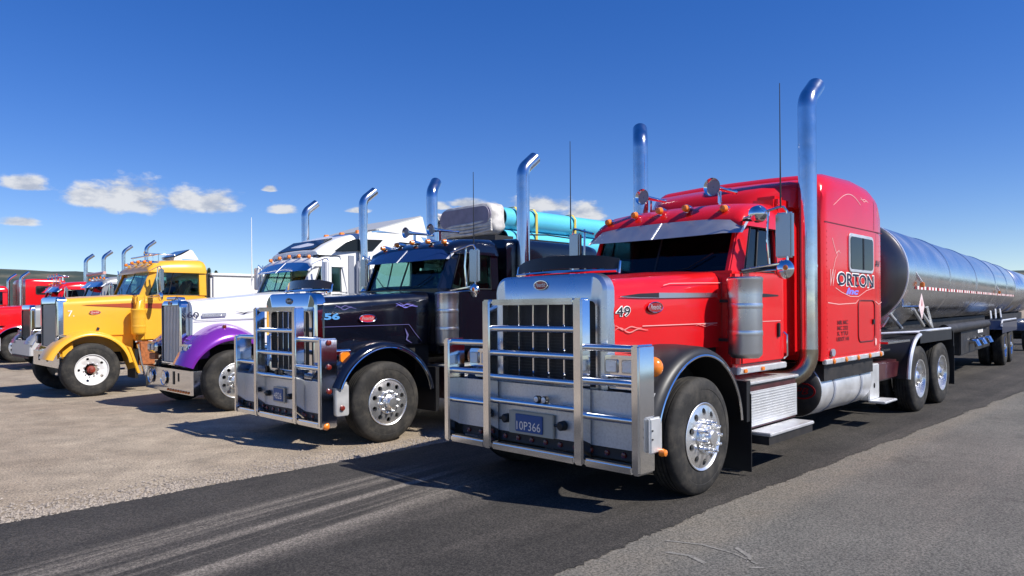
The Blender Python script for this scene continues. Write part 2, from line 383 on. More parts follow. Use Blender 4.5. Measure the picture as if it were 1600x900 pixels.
sheet('sealed_asphalt_strip', [(s_, -2.44 + jit(s_, 1, .045) - .012 * max(0, s_), 1.47 + .04 * max(0, s_) + jit(s_, 9, .05)) for s_ in S], strip_m, .008)

# loose stones: foreground gravel and the crumbling edge of the sealed strip
def stones():
    b = bmesh.new(); rnd = random.Random(3)
    oct_ = [Vector(p) for p in ((1, 0, 0), (-1, 0, 0), (0, 1, 0), (0, -1, 0), (0, 0, 1), (0, 0, -.4))]
    fc = ((0, 2, 4), (2, 1, 4), (1, 3, 4), (3, 0, 4), (2, 0, 5), (1, 2, 5), (3, 1, 5), (0, 3, 5))
    def stone(s, y, r):
        P = place(s, y); a = rnd.uniform(0, 6.28); q = Matrix.Rotation(a, 3, 'Z')
        vs = []
        for o in oct_:
            w = q @ Vector((o.x * rnd.uniform(.7, 1.3), o.y * rnd.uniform(.55, 1.0), o.z * rnd.uniform(.4, .8))) * r
            vs.append(b.verts.new((P.x + w.x, P.y + w.y, max(w.z + r * .2, .001))))
        for f_ in fc: b.faces.new([vs[i] for i in f_])
    for _ in range(4200):
        s = rnd.uniform(-6.5, 3); y = -2.5 - abs(rnd.gauss(0, 1.5)); stone(s, y, rnd.uniform(.004, .011) * (1.7 if rnd.random() < .08 else 1))
    for _ in range(5200):
        s = rnd.uniform(-6.5, 1); y = -2.42 - abs(rnd.gauss(0, .28)); stone(s, y, rnd.uniform(.006, .02) * (1.4 if s < -3 else 1))
    for _ in range(420):
        stone(rnd.uniform(-5, 3), rnd.uniform(-2.4, 1.4), rnd.uniform(.003, .008))
    for _ in range(700):
        stone(rnd.uniform(-4, 9), 1.5 + rnd.gauss(0, .14), rnd.uniform(.003, .009))
    for _ in range(420):
        stone(rnd.uniform(-3, 8), rnd.uniform(1.6, 5), rnd.uniform(.003, .007))
    me = bpy.data.meshes.new('gravel_stones'); b.to_mesh(me); b.free()
    me.materials.append(mat('stone', (.27, .23, .19), .9, var=.45, vscale=90))
    o = obj('gravel_stones', me); o['kind'] = 'stuff'; o['label'] = 'loose gravel stones scattered along the edges of the dark asphalt strip'; o['category'] = 'gravel'
stones()

# hills
def hill_b(nz, ramp, mix, tr3):
    c = ramp(nz(.006, 9, .65), (.38, (.030, .045, .040)), (.55, (.05, .065, .05)), (.68, (.17, .145, .10)))
    return c, nz(.05, 6), .95
hill_m = surf_mat('wooded_hillside', hill_b)
def hills():
    b = M(); rows = []
    n = 160
    for j, (d, k) in enumerate(((1300, 0), (1600, .35), (1950, .8), (2300, 1.0), (2700, .9))):
        row = []
        for i in range(n + 1):
            az = R(-115 + 230 * i / n)
            hh = 82 + 36 * math.exp(-((az + .66) / .3) ** 2) + 26 * noise.noise((az * 3.1, .3, 2)) + 7 * noise.noise((az * 14, .7, j)) - 22 * math.exp(-((az + .15) / .35) ** 2)
            hh = hh * k + (6 * noise.noise((az * 30, j * .7, 1)) if k else 0)
            row.append(b.bm.verts.new((d * math.sin(az), d * math.cos(az), hh - (2 if not k else 0))))
        rows.append(row)
    for a, c in zip(rows[:-1], rows[1:]):
        for i in range(n): b.f([a[i], a[i + 1], c[i + 1], c[i]])
    structure(b.done('hills', hill_m, smooth=60))
hills()

# pine trees far behind the yellow truck
leaf = mat('pine_needles', (.035, .06, .035), .8, var=.4, vscale=2)
bark = mat('bark', (.09, .06, .04), .9)
def pine(x, ytop, d, label):
    dx = x - 800; yt = ytop + dx * .0079
    P = Vector((dx / 1105 * d, d, 0)); hgt = 1.676 + (482.5 - yt) * d / 1105
    t = thing('pine_tree', label, 'tree', P, group='pine trees behind the row')
    M().tube([(0, 0, 0), (0, 0, hgt * .5), (0, 0, hgt * .97)], [.2, .13, .02], 8).done('trunk', bark, t)
    b = M(); rnd = random.Random(x)
    for i in range(1300):
        k = rnd.random() ** .8; z = hgt * (.12 + .88 * k); r = (1 - k) * hgt * .2 * rnd.uniform(.25, 1.1) + .08; a = rnd.uniform(0, 6.28)
        c = Vector((r * math.cos(a), r * math.sin(a), z - r * .25)); w = rnd.uniform(.12, .3)
        d1 = Vector((math.cos(a), math.sin(a), -.4)) * w * 1.6; d2 = Vector((-math.sin(a), math.cos(a), rnd.uniform(-.4, .4))) * w * .6
        b.f([b.v(c - d1), b.v(c + d2), b.v(c + d1), b.v(c - d2)])
    b.done('crown', leaf, t, fix=False)
pine(327, 419, 150, 'taller of two distant pines showing above the white trailer')
pine(338, 423, 152, 'shorter distant pine just right of the taller pine')
# ------------------------------------------------------------------ truck parts
CACHE = {}
def cached(key, fn):
    if key not in CACHE: CACHE[key] = fn()
    return CACHE[key]
def at(name, me, parent, s=0, y=0, z=0):
    o = obj(name, me, parent); o.location = (-s, y, z); return o
def tyre_mesh(r, w, sd):
    p = [(-.03, r * .56), (-.008, r * .585), (0, r * .66), (.002, r * .76), (0, r * .80), (.003, r * .805), (.002, r * .86), (-.014, r * .945), (-.034, r * .985), (-.052, r * .997)]
    g = [.085, .125, .165, .205]
    for a in g:
        if a < w - .06: p += [(-a + .007, r), (-a + .005, r - .013), (-a - .005, r - .013), (-a - .007, r)]
    p += [(-w + .05, r * .997), (-w + .02, r * .97), (-w, r * .86), (-w, r * .7), (-w + .03, r * .56)]
    return M().lathe([(a * sd, q) for a, q in p], (0, 0, 0), 'y', 60, cap=False).mesh('tyre', rubber, smooth=30)
def disc_with_holes(b, r0, r1, rh, rm, nh, yf, sd):
    k = 20
    for i in range(nh):
        a0 = 2 * math.pi * i / nh; a1 = 2 * math.pi * (i + 1) / nh; am = (a0 + a1) / 2
        outer = []; inner = []
        def P(rr, a): return (rr * math.cos(a), yf(rr) * sd, rr * math.sin(a))
        m = k // 4
        for j in range(m): outer.append((r1, a0 + (a1 - a0) * j / m))
        for j in range(m): outer.append((r1 + (r0 - r1) * j / m, a1))
        for j in range(m): outer.append((r0, a1 + (a0 - a1) * j / m))
        for j in range(m): outer.append((r0 + (r1 - r0) * j / m, a0))
        c = Vector((rm * math.cos(am), rm * math.sin(am)))
        O_ = []; I_ = []; D_ = []
        for rr, a in outer:
            O_.append(b.v(P(rr, a)))
            q = Vector((rr * math.cos(a), rr * math.sin(a))) - c; q = q.normalized() * rh
            x = c + q; I_.append(b.v((x.x, yf(x.length) * sd, x.y))); D_.append(b.v((x.x, (yf(x.length) - .03) * sd, x.y)))
        for j in range(len(O_)):
            n = (j + 1) % len(O_); b.f([O_[j], O_[n], I_[n], I_[j]]); b.f([I_[j], I_[n], D_[n], D_[j]])
def rim_mesh(r, kind, sd, m):
    b = M(); R0 = r * .575
    if kind == 'front':      # convex disc
        yf = lambda q: .012 - .02 * ((q - .16) / .12) ** 2 if q > .16 else .012
        b.lathe([(a * sd, q) for a, q in ((-.09, R0 - .03), (-.02, R0 - .012), (0, R0 + .002), (.004, R0 - .004), (-.004, R0 - .016), (yf(R0 - .022), R0 - .022))], (0, 0, 0), 'y', 60, cap=False)
        disc_with_holes(b, .15, R0 - .022, .031, (.15 + R0 - .02) / 2 + .008, 10, yf, sd)
        b.lathe([(.012 * sd, .15), (.03 * sd, .14), (.032 * sd, .09)], (0, 0, 0), 'y', 40, cap=False)
    elif kind == 'spoke':    # old steel disc: flat with five hand holes
        yf = lambda q: -.02 - .05 * max(0, (.24 - q) / .12)
        b.lathe([(a * sd, q) for a, q in ((-.10, R0 - .04), (-.03, R0 - .016), (0, R0 + .002), (.002, R0 - .006), (-.02, R0 - .022))], (0, 0, 0), 'y', 60, cap=False)
        disc_with_holes(b, .12, R0 - .022, .028, .225, 5, yf, sd)
    else:                    # dual: deep dish
        b.lathe([(a * sd, q) for a, q in ((-.02, R0 + .004), (0, R0 - .002), (-.004, R0 - .02), (-.06, R0 - .04), (-.13, R0 - .05), (-.15, R0 - .07), (-.16, .14), (-.07, .13), (-.04, .10), (-.04, .01))], (0, 0, 0), 'y', 48, cap=False)
    return b.mesh('rim', m)
def nut_mesh(sd, ln, r=.017):
    r = r * (1.25 if ln > .06 else 1)
    return M().lathe([(0, r), (ln * .55 * sd, r), (ln * .6 * sd, r * .8), (ln * .96 * sd, r * .62), (ln * sd, r * .3)], (0, 0, 0), 'y', 8).mesh('lug_nut', rimalu)
def wheel(root, s, yo, r, kind='front', rm=None, w=.28, sd=1, nut=.05, hubm=None, detail=True):
    rm = rm or rimalu
    t = at('wheel', cached(('ty', r, w, sd), lambda: tyre_mesh(r, w, sd)), root, s, yo * sd, r)
    q = obj('rim', cached(('rim', r, kind, sd, rm.name), lambda: rim_mesh(r, kind, sd, rm)), t)
    hm = hubm or rimalu
    if kind == 'front': pr = [(.02, .105), (.04, .10), (.05, .08), (.09, .075), (.105, .06), (.108, .01)]
    elif kind == 'spoke': pr = [(-.07, .08), (-.03, .07), (-.025, .05), (.01, .045), (.02, .01)]
    else: pr = [(-.16, .13), (-.05, .12), (-.03, .08), (.0, .07), (.01, .01)]
    obj('hub_cap', cached(('hub', kind, sd, hm.name), lambda: M().lathe([(a * sd, x) for a, x in pr], (0, 0, 0), 'y', 24).mesh('hub_cap', hm)), t)
    if detail:
        nm = cached(('nut', sd, nut), lambda: nut_mesh(sd, nut)); y0 = {'front': .02, 'spoke': -.07, 'dual': -.155}[kind] * sd
        for i in range(10):
            a = 2 * math.pi * i / 10 + .1; at('lug_nut', nm, t, .132 * math.cos(a), y0, .132 * math.sin(a))
    return t

def arc_pts(c, r, a0, a1, n): return [(c[0] + r * math.cos(R(a0 + (a1 - a0) * i / n)), c[1] + r * math.sin(R(a0 + (a1 - a0) * i / n))) for i in range(n + 1)]
def fender(root, m, cz, ro, yi, yo, a0=-8, a1=172, trim=chrome, front_drop=.0, sd=1, flare=0, mat_in=None):
    # angle 0 = forward, 90 = up; ring cross-section over y
    prof = [(yi, ro + .02), (yi + (yo - yi) * .4, ro + .025), (yo - .09, ro + .012), (yo - .03, ro - .012), (yo, ro - .055), (yo - .004, ro - .075), (yo - .03, ro - .072), (yo - .05, ro - .045), (yi, ro - .035)]
    rings = []
    for i in range(33):
        a = a0 + (a1 - a0) * i / 32; ca, sa = math.cos(R(a)), math.sin(R(a)); ring = []
        for y, q in prof:
            k = 1 + (.10 * max(0, math.cos(R(a))) ** 2 + .06 * max(0, -math.cos(R(a)))) * (1 if q > ro - .05 else .6)
            ring.append((-q * ca * k, y * sd, cz + q * sa))
        rings.append(ring)
    o = M().loft(rings).done('fender', m, root, smooth=50)
    if trim:
        pts = []
        for i in range(33):
            a = a0 + (a1 - a0) * i / 32; k = 1 + (.10 * max(0, math.cos(R(a))) ** 2 + .06 * max(0, -math.cos(R(a)))) * .6
            pts.append((-(ro - .068) * math.cos(R(a)) * k, (yo - .008) * sd, cz + (ro - .068) * math.sin(R(a))))
        M().tube(pts, .014, 8).done('trim', trim, o)
    return o

def hood(root, m, s0, s1, w0, w1, z0, z1, zb, name='hood', rr=.15):
    rings = []
    for i in range(9):
        k = i / 8; s = s0 + (s1 - s0) * k; w = w0 + (w1 - w0) * k; zt = z0 + (z1 - z0) * k; half = [(w - .01, zb), (w + .008, (zb + zt) / 2)]
        for j in range(6):
            a = R(90 * j / 5); half.append((w - rr + rr * math.cos(a), zt - rr + rr * math.sin(a)))
        half += [(w * .45, zt + .018), (0, zt + .026)]
        rings.append([(s, y, z) for y, z in half] + [(s, -y, z) for y, z in half[-2::-1]])
    return M().loft(rings).done(name, m, root, smooth=50)

def oval(root, name, m, s, y, z, a, b, th=.006, axis='y', ring=None):
    bb = M(); pts = [(a * math.cos(2 * math.pi * k / 24), b * math.sin(2 * math.pi * k / 24)) for k in range(24)]
    if axis == 'y': bb.hexa([(s + p, y, z + q) for p, q in pts], [(s + p, y + th, z + q) for p, q in pts])
    else: bb.hexa([(s, y + p, z + q) for p, q in pts], [(s - th, y + p, z + q) for p, q in pts])
    o = bb.done(name, m, root)
    if ring:
        rp = [(s + p, y + th, z + q) if axis == 'y' else (s - th, y + p, z + q) for p, q in pts + pts[:1]]
        M().tube(rp, .005, 6).done('rim', ring, o)
    return o

def grille(root, s, hw, z0, z1, op0, op1, ohw, bars, frame=chrome, depth=.14, mesh_m=None, barm=chrome, rtop=.16, bw=.018):
    n = 6
    def loop(hw_, zb, zt, r):
        p = [(-hw_, zb), (hw_, zb)]
        for k in range(n + 1): a = R(90 * k / n); p.append((hw_ - r + r * math.cos(a), zt - r + r * math.sin(a)))
        for k in range(n + 1): a = R(90 + 90 * k / n); p.append((-hw_ + r + r * math.cos(a), zt - r + r * math.sin(a)))
        return p
    o_ = loop(hw, z0, z1, rtop); i_ = loop(ohw, op0, op1, .05); fr = loop(hw - .03, z0 + .01, z1 - .03, rtop - .03)
    b = M(); L1 = [b.v((s + depth, y, z)) for y, z in o_]; L2 = [b.v((s + .025, y, z)) for y, z in o_]; L3 = [b.v((s, y, z)) for y, z in fr]
    L4 = [b.v((s, y, z)) for y, z in i_]; L5 = [b.v((s + .09, y, z)) for y, z in i_]
    for A, B in ((L1, L2), (L2, L3), (L3, L4), (L4, L5)):
        for k in range(len(A)): b.f([A[k], A[(k + 1) % len(A)], B[(k + 1) % len(A)], B[k]])
    g = b.done('grille_surround', frame, root, smooth=40)
    mm = M().box(s + .075, s + .085, -ohw, ohw, op0, op1)
    k = op0 + .03
    while k < op1: mm.box(s + .066, s + .078, -ohw + .002, ohw - .002, k, k + .006); k += .03
    mm.done('grille_screen', mesh_m or meshm, g)
    bm_ = M().box(0, .03, -.5 * bw, .5 * bw, op0 + .003, op1 - .003).mesh('grille_bar', barm, bev=.004)
    for i in range(bars):
        y = -ohw + 2 * ohw * (i + 1) / (bars + 1); at('grille_bar', bm_, g, s + .02, y, 0)
    return g

def elbow_stack(root, s, y, z0, z1, r, top='back', m=None, heatm=None, lower=True, tip=.34):
    m = m or steel
    d = Vector((1, 0, 0)) if top == 'back' else Vector((.82, -.57, 0))
    pts = [Vector((s, y, z0)), Vector((s, y, z0 + .6)), Vector((s, y, z1 - .42))]
    c = Vector((s, y, z1 - .42)) + d * .22
    for k in range(1, 7):
        a = R(52 * k / 6); pts.append(c - d * (.22 * math.cos(a)) + Vector((0, 0, .22 * math.sin(a))))
    dirv = (d * math.sin(R(52)) + Vector((0, 0, math.cos(R(52))))).normalized()
    p = pts[-1]; pts += [p + dirv * .1, p + dirv * (tip - .1)]
    o = M().tube(pts, r, 24, cap=False).done('exhaust_stack', m, root)
    M().tube(pts[-4:-1] + [p + dirv * (tip - .13)], r * .975, 20).done('mouth_shade_plug', well, o)  # closed black plug, painted in for the shade inside the stack mouth
    M().lathe([(0, r * 1.04), (.03, r * 1.04)], (s, y, z0 + 1.0), 'z', 24).done('clamp', m, o)
    if lower:
        sg = 1 if y > 0 else -1; e = [(s, y, z0 + .05)] + [(s - .3 * (1 - math.cos(R(a))) * .75, y - .3 * (1 - math.cos(R(a))) * .65 * sg, z0 - .3 * math.sin(R(a))) for a in range(0, 91, 10)] + [(s - .65, y - .55 * sg, z0 - .3)]
        M().tube(e, r * 1.02, 20).done('exhaust_elbow', heatm or heat, root)
    return o

def mirror(root, s, y, z, m=chrome, sd=1, h=.46, w=.2, shell=None, disc=True, cab_s=1.2):
    y *= sd
    fr = M(); ya = .98 * sd
    fr.tube([(cab_s + .05, ya, z + h * .42), (s - .03, y - .03 * sd, z + h * .62), (s - .01, y, z + h * .62), (s, y + .03 * sd, z + h * .52), (s, y + .035 * sd, z), (s, y + .03 * sd, z - h * .58), (s - .02, y - .02 * sd, z - h * .62), (cab_s, ya, z - h * .75)], .013, 8)
    fr.tube([(s - .0, y - .16 * sd, z + h * .6), (s - .02, y - .17 * sd, z), (s, y - .16 * sd, z - h * .62)], .013, 8)
    o = fr.done('mirror_bracket', m, root)
    M().prism_z([(s - .02, y - w / 2 + .02), (s + .03, y - w / 2), (s + .03, y + w / 2), (s - .02, y + w / 2 - .02)] if not shell else [(s - .09, y - w / 2 + .05), (s - .05, y - w / 2), (s + .03, y - w / 2), (s + .03, y + w / 2), (s - .05, y + w / 2), (s - .09, y + w / 2 - .05)], z - h / 2, z + h / 2).done('mirror_head', shell or darkchrome, o, bev=.015)
    M().box(s + .031, s + .034, y - w / 2 + .015, y + w / 2 - .015, z - h / 2 + .015, z + h / 2 - .015).done('mirror_glass', chrome, o)
    if disc:
        M().lathe([(-.05, .01), (-.045, .06), (-.02, .095), (.0, .1), (.01, .095)], (s, y, z - h * .75), 's', 24).done('round_mirror', alu, o)
        M().lathe([(-.03, .005), (-.02, .026), (.01, .03)], (s - .03, y + .03 * sd, z - h * .72), 's', 12).done('marker_light', amber, o)
        M().tube([(cab_s, ya, z - h * .8), (s, y, z - h * .75)], .011, 8).done('mirror_arm', m, o)
    return o

def air_cleaner(root, s, y, z0, z1, r, m=None, band=black, hoop=None):
    m = m or brushed
    o = M().lathe([(0, r * .8), (.03, r * .97), (.05, r), (z1 - z0 - .16, r), (z1 - z0 - .15, r * 1.0)], (s, y, z0), 'z', 32).done('air_cleaner', m, root)
    M().lathe([(0, r * 1.03), (.13, r * 1.03), (.14, r * 1.06), (.16, r * 1.06), (.175, r * .95), (.18, r * .2)], (s, y, z1 - .16), 'z', 32).done('lid', m, o)
    for k in (.28, .62): M().lathe([(0, r * 1.015), (.012, r * 1.03), (.04, r * 1.03), (.052, r * 1.015)], (s, y, z0 + (z1 - z0) * k), 'z', 32).done('band', hoop or brushed, o)
    for q in (.2, .7):
        yi = y * .55; M().box(s - .03, s + .03, min(y, yi), max(y, yi), z0 + (z1 - z0) * q, z0 + (z1 - z0) * q + .03).done('bracket', band, o)
    return o

def cab(root, m, w=1.0, s0=.98, s1=2.2, zb=1.06, belt=2.05, wt=2.53, zr=2.9, gl=None, see=False, rear_window=True, roof_m=None, door_y=.012, pill=None, ws0=1.08, ws1=1.3, door_m=None, handle=black):
    gl = gl or glass_dark; pm = pill or m
    M().prism([(s0, zb), (s1, zb), (s1, belt), (s0, belt)], -w, w).done('cab_body', m, root, bev=.035)
    # roof
    rings = []
    for s, z, ww in ((ws1 - .06, wt + .03, .95), (ws1 - .045, wt + .1, .965), (ws1 + .06, wt + (zr - wt) * .6, .98), (ws1 + .25, wt + (zr - wt) * .85, .99), ((ws1 + s1) / 2 + .1, zr - .015, 1.0), (s1 - .1, zr, 1.0), (s1 - .03, zr - .03, .995), (s1, zr - .1, .985)):
        W = w * ww; h_ = z - wt
        half = [(W, wt), (W * .995, wt + h_ * .35), (W * .96, wt + h_ * .72), (W * .88, wt + h_ * .92), (W * .6, wt + h_ * 1.02), (0, wt + h_ * 1.06)]
        rings.append([(s, y, q) for y, q in half] + [(s, -y, q) for y, q in half[-2::-1]])
    roof = M().loft(rings).done('cab_roof', roof_m or m, root, smooth=55)
    for sd in (1, -1):
        yb, yt = w * .992, w * .965
        M().hexa([(ws0, (yb - .09) * sd, belt - .01), (ws0 + .16, yb * sd, belt - .01), (ws0 + .16, (yb - .07) * sd, belt - .01), (ws0, (yb - .15) * sd, belt - .01)],
                 [(ws1, (yt - .07) * sd, wt + .02), (ws1 + .13, yt * sd, wt + .02), (ws1 + .13, (yt - .07) * sd, wt + .02), (ws1, (yt - .13) * sd, wt + .02)]).done('pillar', pm, root, bev=.012)
        M().hexa([(s1 - .17, yb * sd, belt - .01), (s1 - .003, yb * sd, belt - .01), (s1 - .003, (yb - .06) * sd, belt - .01), (s1 - .17, (yb - .06) * sd, belt - .01)],
                 [(s1 - .17, yt * sd, wt + .02), (s1 - .003, yt * sd, wt + .02), (s1 - .003, (yt - .06) * sd, wt + .02), (s1 - .17, (yt - .06) * sd, wt + .02)]).done('pillar', pm, root, bev=.01)
        # door
        d = M().prism([(s0 + .16, zb + .03), (s1 - .09, zb + .03), (s1 - .09, belt - .02), (s0 + .16, belt - .02)], (w + .002) * sd, (w + door_y) * sd).done('door', door_m or m, root, bev=.005)
        M().box(s1 - .24, s1 - .19, (w + door_y) * sd, (w + door_y + .025) * sd, zb + .28, zb + .44).done('door_handle', handle, d, bev=.008)
        M().tube([(s1 - .06, (w + .01) * sd, zb + .04), (s1 - .06, (w + .05) * sd, zb + .07), (s1 - .06, (w + .05) * sd, zb + .3), (s1 - .06, (w + .01) * sd, zb + .33)], .011, 8).done('grab_handle', chrome, root)
        M().hexa([(ws0 + .17, (yb - .03) * sd, belt - .005), (s1 - .175, (yb - .03) * sd, belt - .005), (s1 - .175, (yt - .03) * sd, wt + .005), (ws1 + .14, (yt - .03) * sd, wt + .005)],
                 [(ws0 + .17, (yb - .036) * sd, belt - .005), (s1 - .175, (yb - .036) * sd, belt - .005), (s1 - .175, (yt - .036) * sd, wt + .005), (ws1 + .14, (yt - .036) * sd, wt + .005)]).done('side_window', gl, root)
        k = .38; M().tube([(ws0 + .17 + (s1 - ws0 - .345) * k, (yb - .024) * sd, belt), (ws1 + .14 + (s1 - ws1 - .315) * k, (yt - .024) * sd, wt)], .011, 6).done('window_divider', black, root)
        # window trim
        M().tube([(ws0 + .165, yb * sd, belt), (s1 - .17, yb * sd, belt), (s1 - .17, yt * sd, wt - .0), (ws1 + .135, yt * sd, wt), (ws0 + .165, yb * sd, belt)], .009, 6).done('window_seal', black, root)
        # windshield half
        yb2, yt2 = w * .992 - .115, w * .965 - .095
        M().hexa([(ws0 + .0, .012 * sd, belt), (ws0 + .035, yb2 * sd, belt), (ws1 + .035, yt2 * sd, wt + .02), (ws1, .012 * sd, wt + .02)],
                 [(ws0 + .007, .012 * sd, belt), (ws0 + .042, yb2 * sd, belt), (ws1 + .042, yt2 * sd, wt + .02), (ws1 + .007, .012 * sd, wt + .02)]).done('windshield', gl, root)
        M().tube([(ws0 - .02, .1 * sd, belt + .01), (ws0 - .01 + .02, .42 * sd, belt + .05), (ws0 + .08, .68 * sd, belt + .2)], .007, 6).done('wiper', black, root)
    M().hexa([(ws0 - .006, -.012, belt - .01), (ws0 - .006, .012, belt - .01), (ws1 - .006, .012, wt + .02), (ws1 - .006, -.012, wt + .02)],
             [(ws0 + .01, -.012, belt - .01), (ws0 + .01, .012, belt - .01), (ws1 + .01, .012, wt + .02), (ws1 + .01, -.012, wt + .02)]).done('windshield_divider', black, root)
    if see:
        M().box(s1 - .04, s1 - .006, -w * .93, w * .93, belt - .01, belt + .1).box(s1 - .04, s1 - .006, -w * .93, w * .93, wt - .1, wt + .01).box(s1 - .04, s1 - .006, -.06, .06, belt + .1, wt - .1).done('rear_wall', pm, root)
        M().box(s1 - .03, s1 - .024, -w * .9, w * .9, belt + .1, wt - .1).done('rear_window', gl, root)
    else:
        M().box(s1 - .04, s1 - .006, -w * .93, w * .93, belt - .01, wt + .01).done('rear_wall', interior, root)
    # interior
    M().prism([(ws0 + .12, belt - .05), (ws0 + .5, belt - .05), (ws0 + .5, belt + .02), (ws0 + .3, belt + .07), (ws0 + .12, belt + .03)], -w * .88, w * .88).done('dashboard', interior, root, bev=.01)
    for y in (.48, -.48):
        M().prism([(s1 - .42, belt - .04), (s1 - .3, belt - .04), (s1 - .17, belt + .33), (s1 - .25, belt + .35)], y - .23, y + .23).done('seat', interior, root, bev=.03)
    M().tube([(ws0 + .58 + .07 * math.sin(a), .48 + .22 * math.cos(a), belt + .08 + .2 * math.sin(a)) for a in [2 * math.pi * k / 20 for k in range(21)]], .016, 6).done('steering_wheel', interior, root)
    return roof

def visor(root, m, w, s_b, z_b, s_t, z_t, edge=whitealu, split=True):
    n = 14; A = []; B = []
    def ring(y):
        k = (abs(y) / w); back = .05 * k ** 2 + (.10 * max(0, k - .86) / .14)
        return (s_b + back, y, z_b + .015 * (k ** 2)), (s_t + back, y * .985, z_t - .02 * k ** 2)
    b = M(); pr = None; rows = []
    for i in range(n + 1):
        y = -w + 2 * w * i / n; p, q = ring(y)
        rows.append([p, (p[0] + .012, p[1], p[2] + .004), (q[0] + .012, q[1], q[2]), q])
    o = b.loft(rows).done('sun_visor', m, root, smooth=30)
    if split:
        p, q = ring(0); M().hexa([(p[0] - .006, -.012, p[2]), (p[0] - .006, .012, p[2]), (q[0] - .006, .012, q[2]), (q[0] - .006, -.012, q[2])], [(p[0] + .002, -.012, p[2]), (p[0] + .002, .012, p[2]), (q[0] + .002, .012, q[2]), (q[0] + .002, -.012, q[2])]).done('visor_strip', edge, o)
    for sd in (1, -1):
        p, q = ring(w * sd); M().hexa([(p[0] - .02, p[1], p[2]), (p[0] + .03, p[1], p[2]), (q[0] + .03, q[1], q[2]), (q[0] - .02, q[1], q[2])], [(p[0] - .02, p[1] + .006 * sd, p[2]), (p[0] + .03, p[1] + .006 * sd, p[2]), (q[0] + .03, q[1] + .006 * sd, q[2]), (q[0] - .02, q[1] + .006 * sd, q[2])]).done('visor_end', edge, o)
    return o

def roof_lights(root, s, zf, ys, m=amber, big=1.0):
    def mk(): return M().lathe([(0, .008), (.012, .026 * big), (.05, .033 * big), (.06, .035 * big)], (0, 0, 0), 's', 14).mesh('marker_light', m)
    def mk2(): return M().lathe([(.06, .036 * big), (.1, .034 * big), (.2, .02 * big), (.24, .006)], (0, 0, 0), 's', 14).mesh('housing', chrome)
    for y in ys:
        l = at('marker_light', cached(('rl', m.name, big), mk), root, s, y, zf(y)); obj('housing', cached(('rh', big), mk2), l)
        M().box(.08, .14, -.012, .012, -.055, -.01).done('foot', chrome, l)
def horn(root, s, y, z, r=.1, ln=.5):
    o = M().lathe([(0, r), (.015, r * .86), (.06, r * .5), (.14, r * .3), (ln, r * .16), (ln + .02, r * .26), (ln + .06, r * .26)], (s, y, z), 's', 24, cap=False).done('air_horn', chrome, root)
    M().lathe([(.03, r * .8), (.031, .005)], (s, y, z), 's', 24, cap=False).done('bell_inside', greyl, o)
    M().box(s + .16, s + .2, y - .012, y + .012, z - .16, z).done('bracket', chrome, o)
    return o
def antenna(root, s, y, z0, z1, m=black, r=.006):
    M().tube([(s, y, z0), (s, y, (z0 + z1) / 2), (s, y, z1)], [r * 1.6, r, r * .7], 6).done('antenna', m, root)

def frame_rails(root, s0, s1, z0=.72, z1=.98):
    for y in (.43, -.43): M().box(s0, s1, y - .04, y + .04, z0, z1).done('frame_rail', frame_m, root)
    k = s0 + .8
    me = M().box(0, .12, -.386, .386, z0 + .05, z1 - .05).mesh('cross_member', frame_m)
    while k < s1: at('cross_member', me, root, k, 0, 0); k += 1.3
def engine_bay(root, s0=-.5, s1=1.0):
    M().box(s0, s1, -.6, .6, .62, 1.34).done('engine', well, root, bev=.03)
    M().box(-.09, .09, -1.0, 1.0, .4, .56).done('front_axle', frame_m, root, bev=.03)
def tank_cyl(root, s0, s1, y, z, r, m=whitealu, straps=2, endm=None):
    e = M().lathe([(0, .02), (.02, r * .7), (.05, r * .93), (.075, r * .985)], (s0, y, z), 's', 40, cap=False).done('tank_end', frame_m, root)  # front end cap coloured black to stand for its shaded face
    o = M().lathe([(.074, r * .98), (.08, r), (s1 - s0 - .08, r), (s1 - s0 - .05, r * .95), (s1 - s0 - .015, r * .7), (s1 - s0, .02)], (s0, y, z), 's', 40).done('fuel_tank', m, root)
    for k in range(straps):
        a = s0 + (s1 - s0) * (k + .5) / straps - .03
        M().lathe([(0, r + .001), (.003, r + .008), (.06, r + .008), (.063, r + .001)], (a, y, z), 's', 40, cap=False).done('strap', greyl, o)
    return o
def step_box(root, s0, s1, y0, y1, z0, z1, sd=1, tread=True):
    o = M().box(s0, s1, min(y0 * sd, y1 * sd), max(y0 * sd, y1 * sd), z0, z1).done('step_box', maroon, root, bev=.012)
    ya = y1 * sd; yb = (y1 + .012) * sd
    M().box(s0 + .005, s1, min(ya, yb) + .002 * sd, max(ya, yb), z0 + .03, z1 - .07).done('step_plate', whitealu, o, bev=.003)
    M().box(s0 - .02, s1 + .01, min(y0 * sd, yb) - .0, max(y0 * sd, yb) + .02, z1 + .002, z1 + .03).done('step_tread', whitealu, o, bev=.006)
    rb = M().box(.02, s1 - s0 - .02, 0, .007, 0, .011).mesh('rib', whitealu, bev=.003)
    z = z0 + .05
    while z < z1 - .09: at('rib', rb, o, s0, yb if sd > 0 else yb - .007, z); z += .028
    if tread:
        M().box(s0 - .05, s1 - .12, min(yb, yb + .24 * sd), max(yb, yb + .24 * sd), z0 - .035, z0).done('lower_step', whitealu, o, bev=.008)
        M().box(s0 - .045, s1 - .125, min(yb, yb + .22 * sd), max(yb, yb + .22 * sd), z0 - .12, z0 - .037).done('step_support', frame_m, o)
    return o

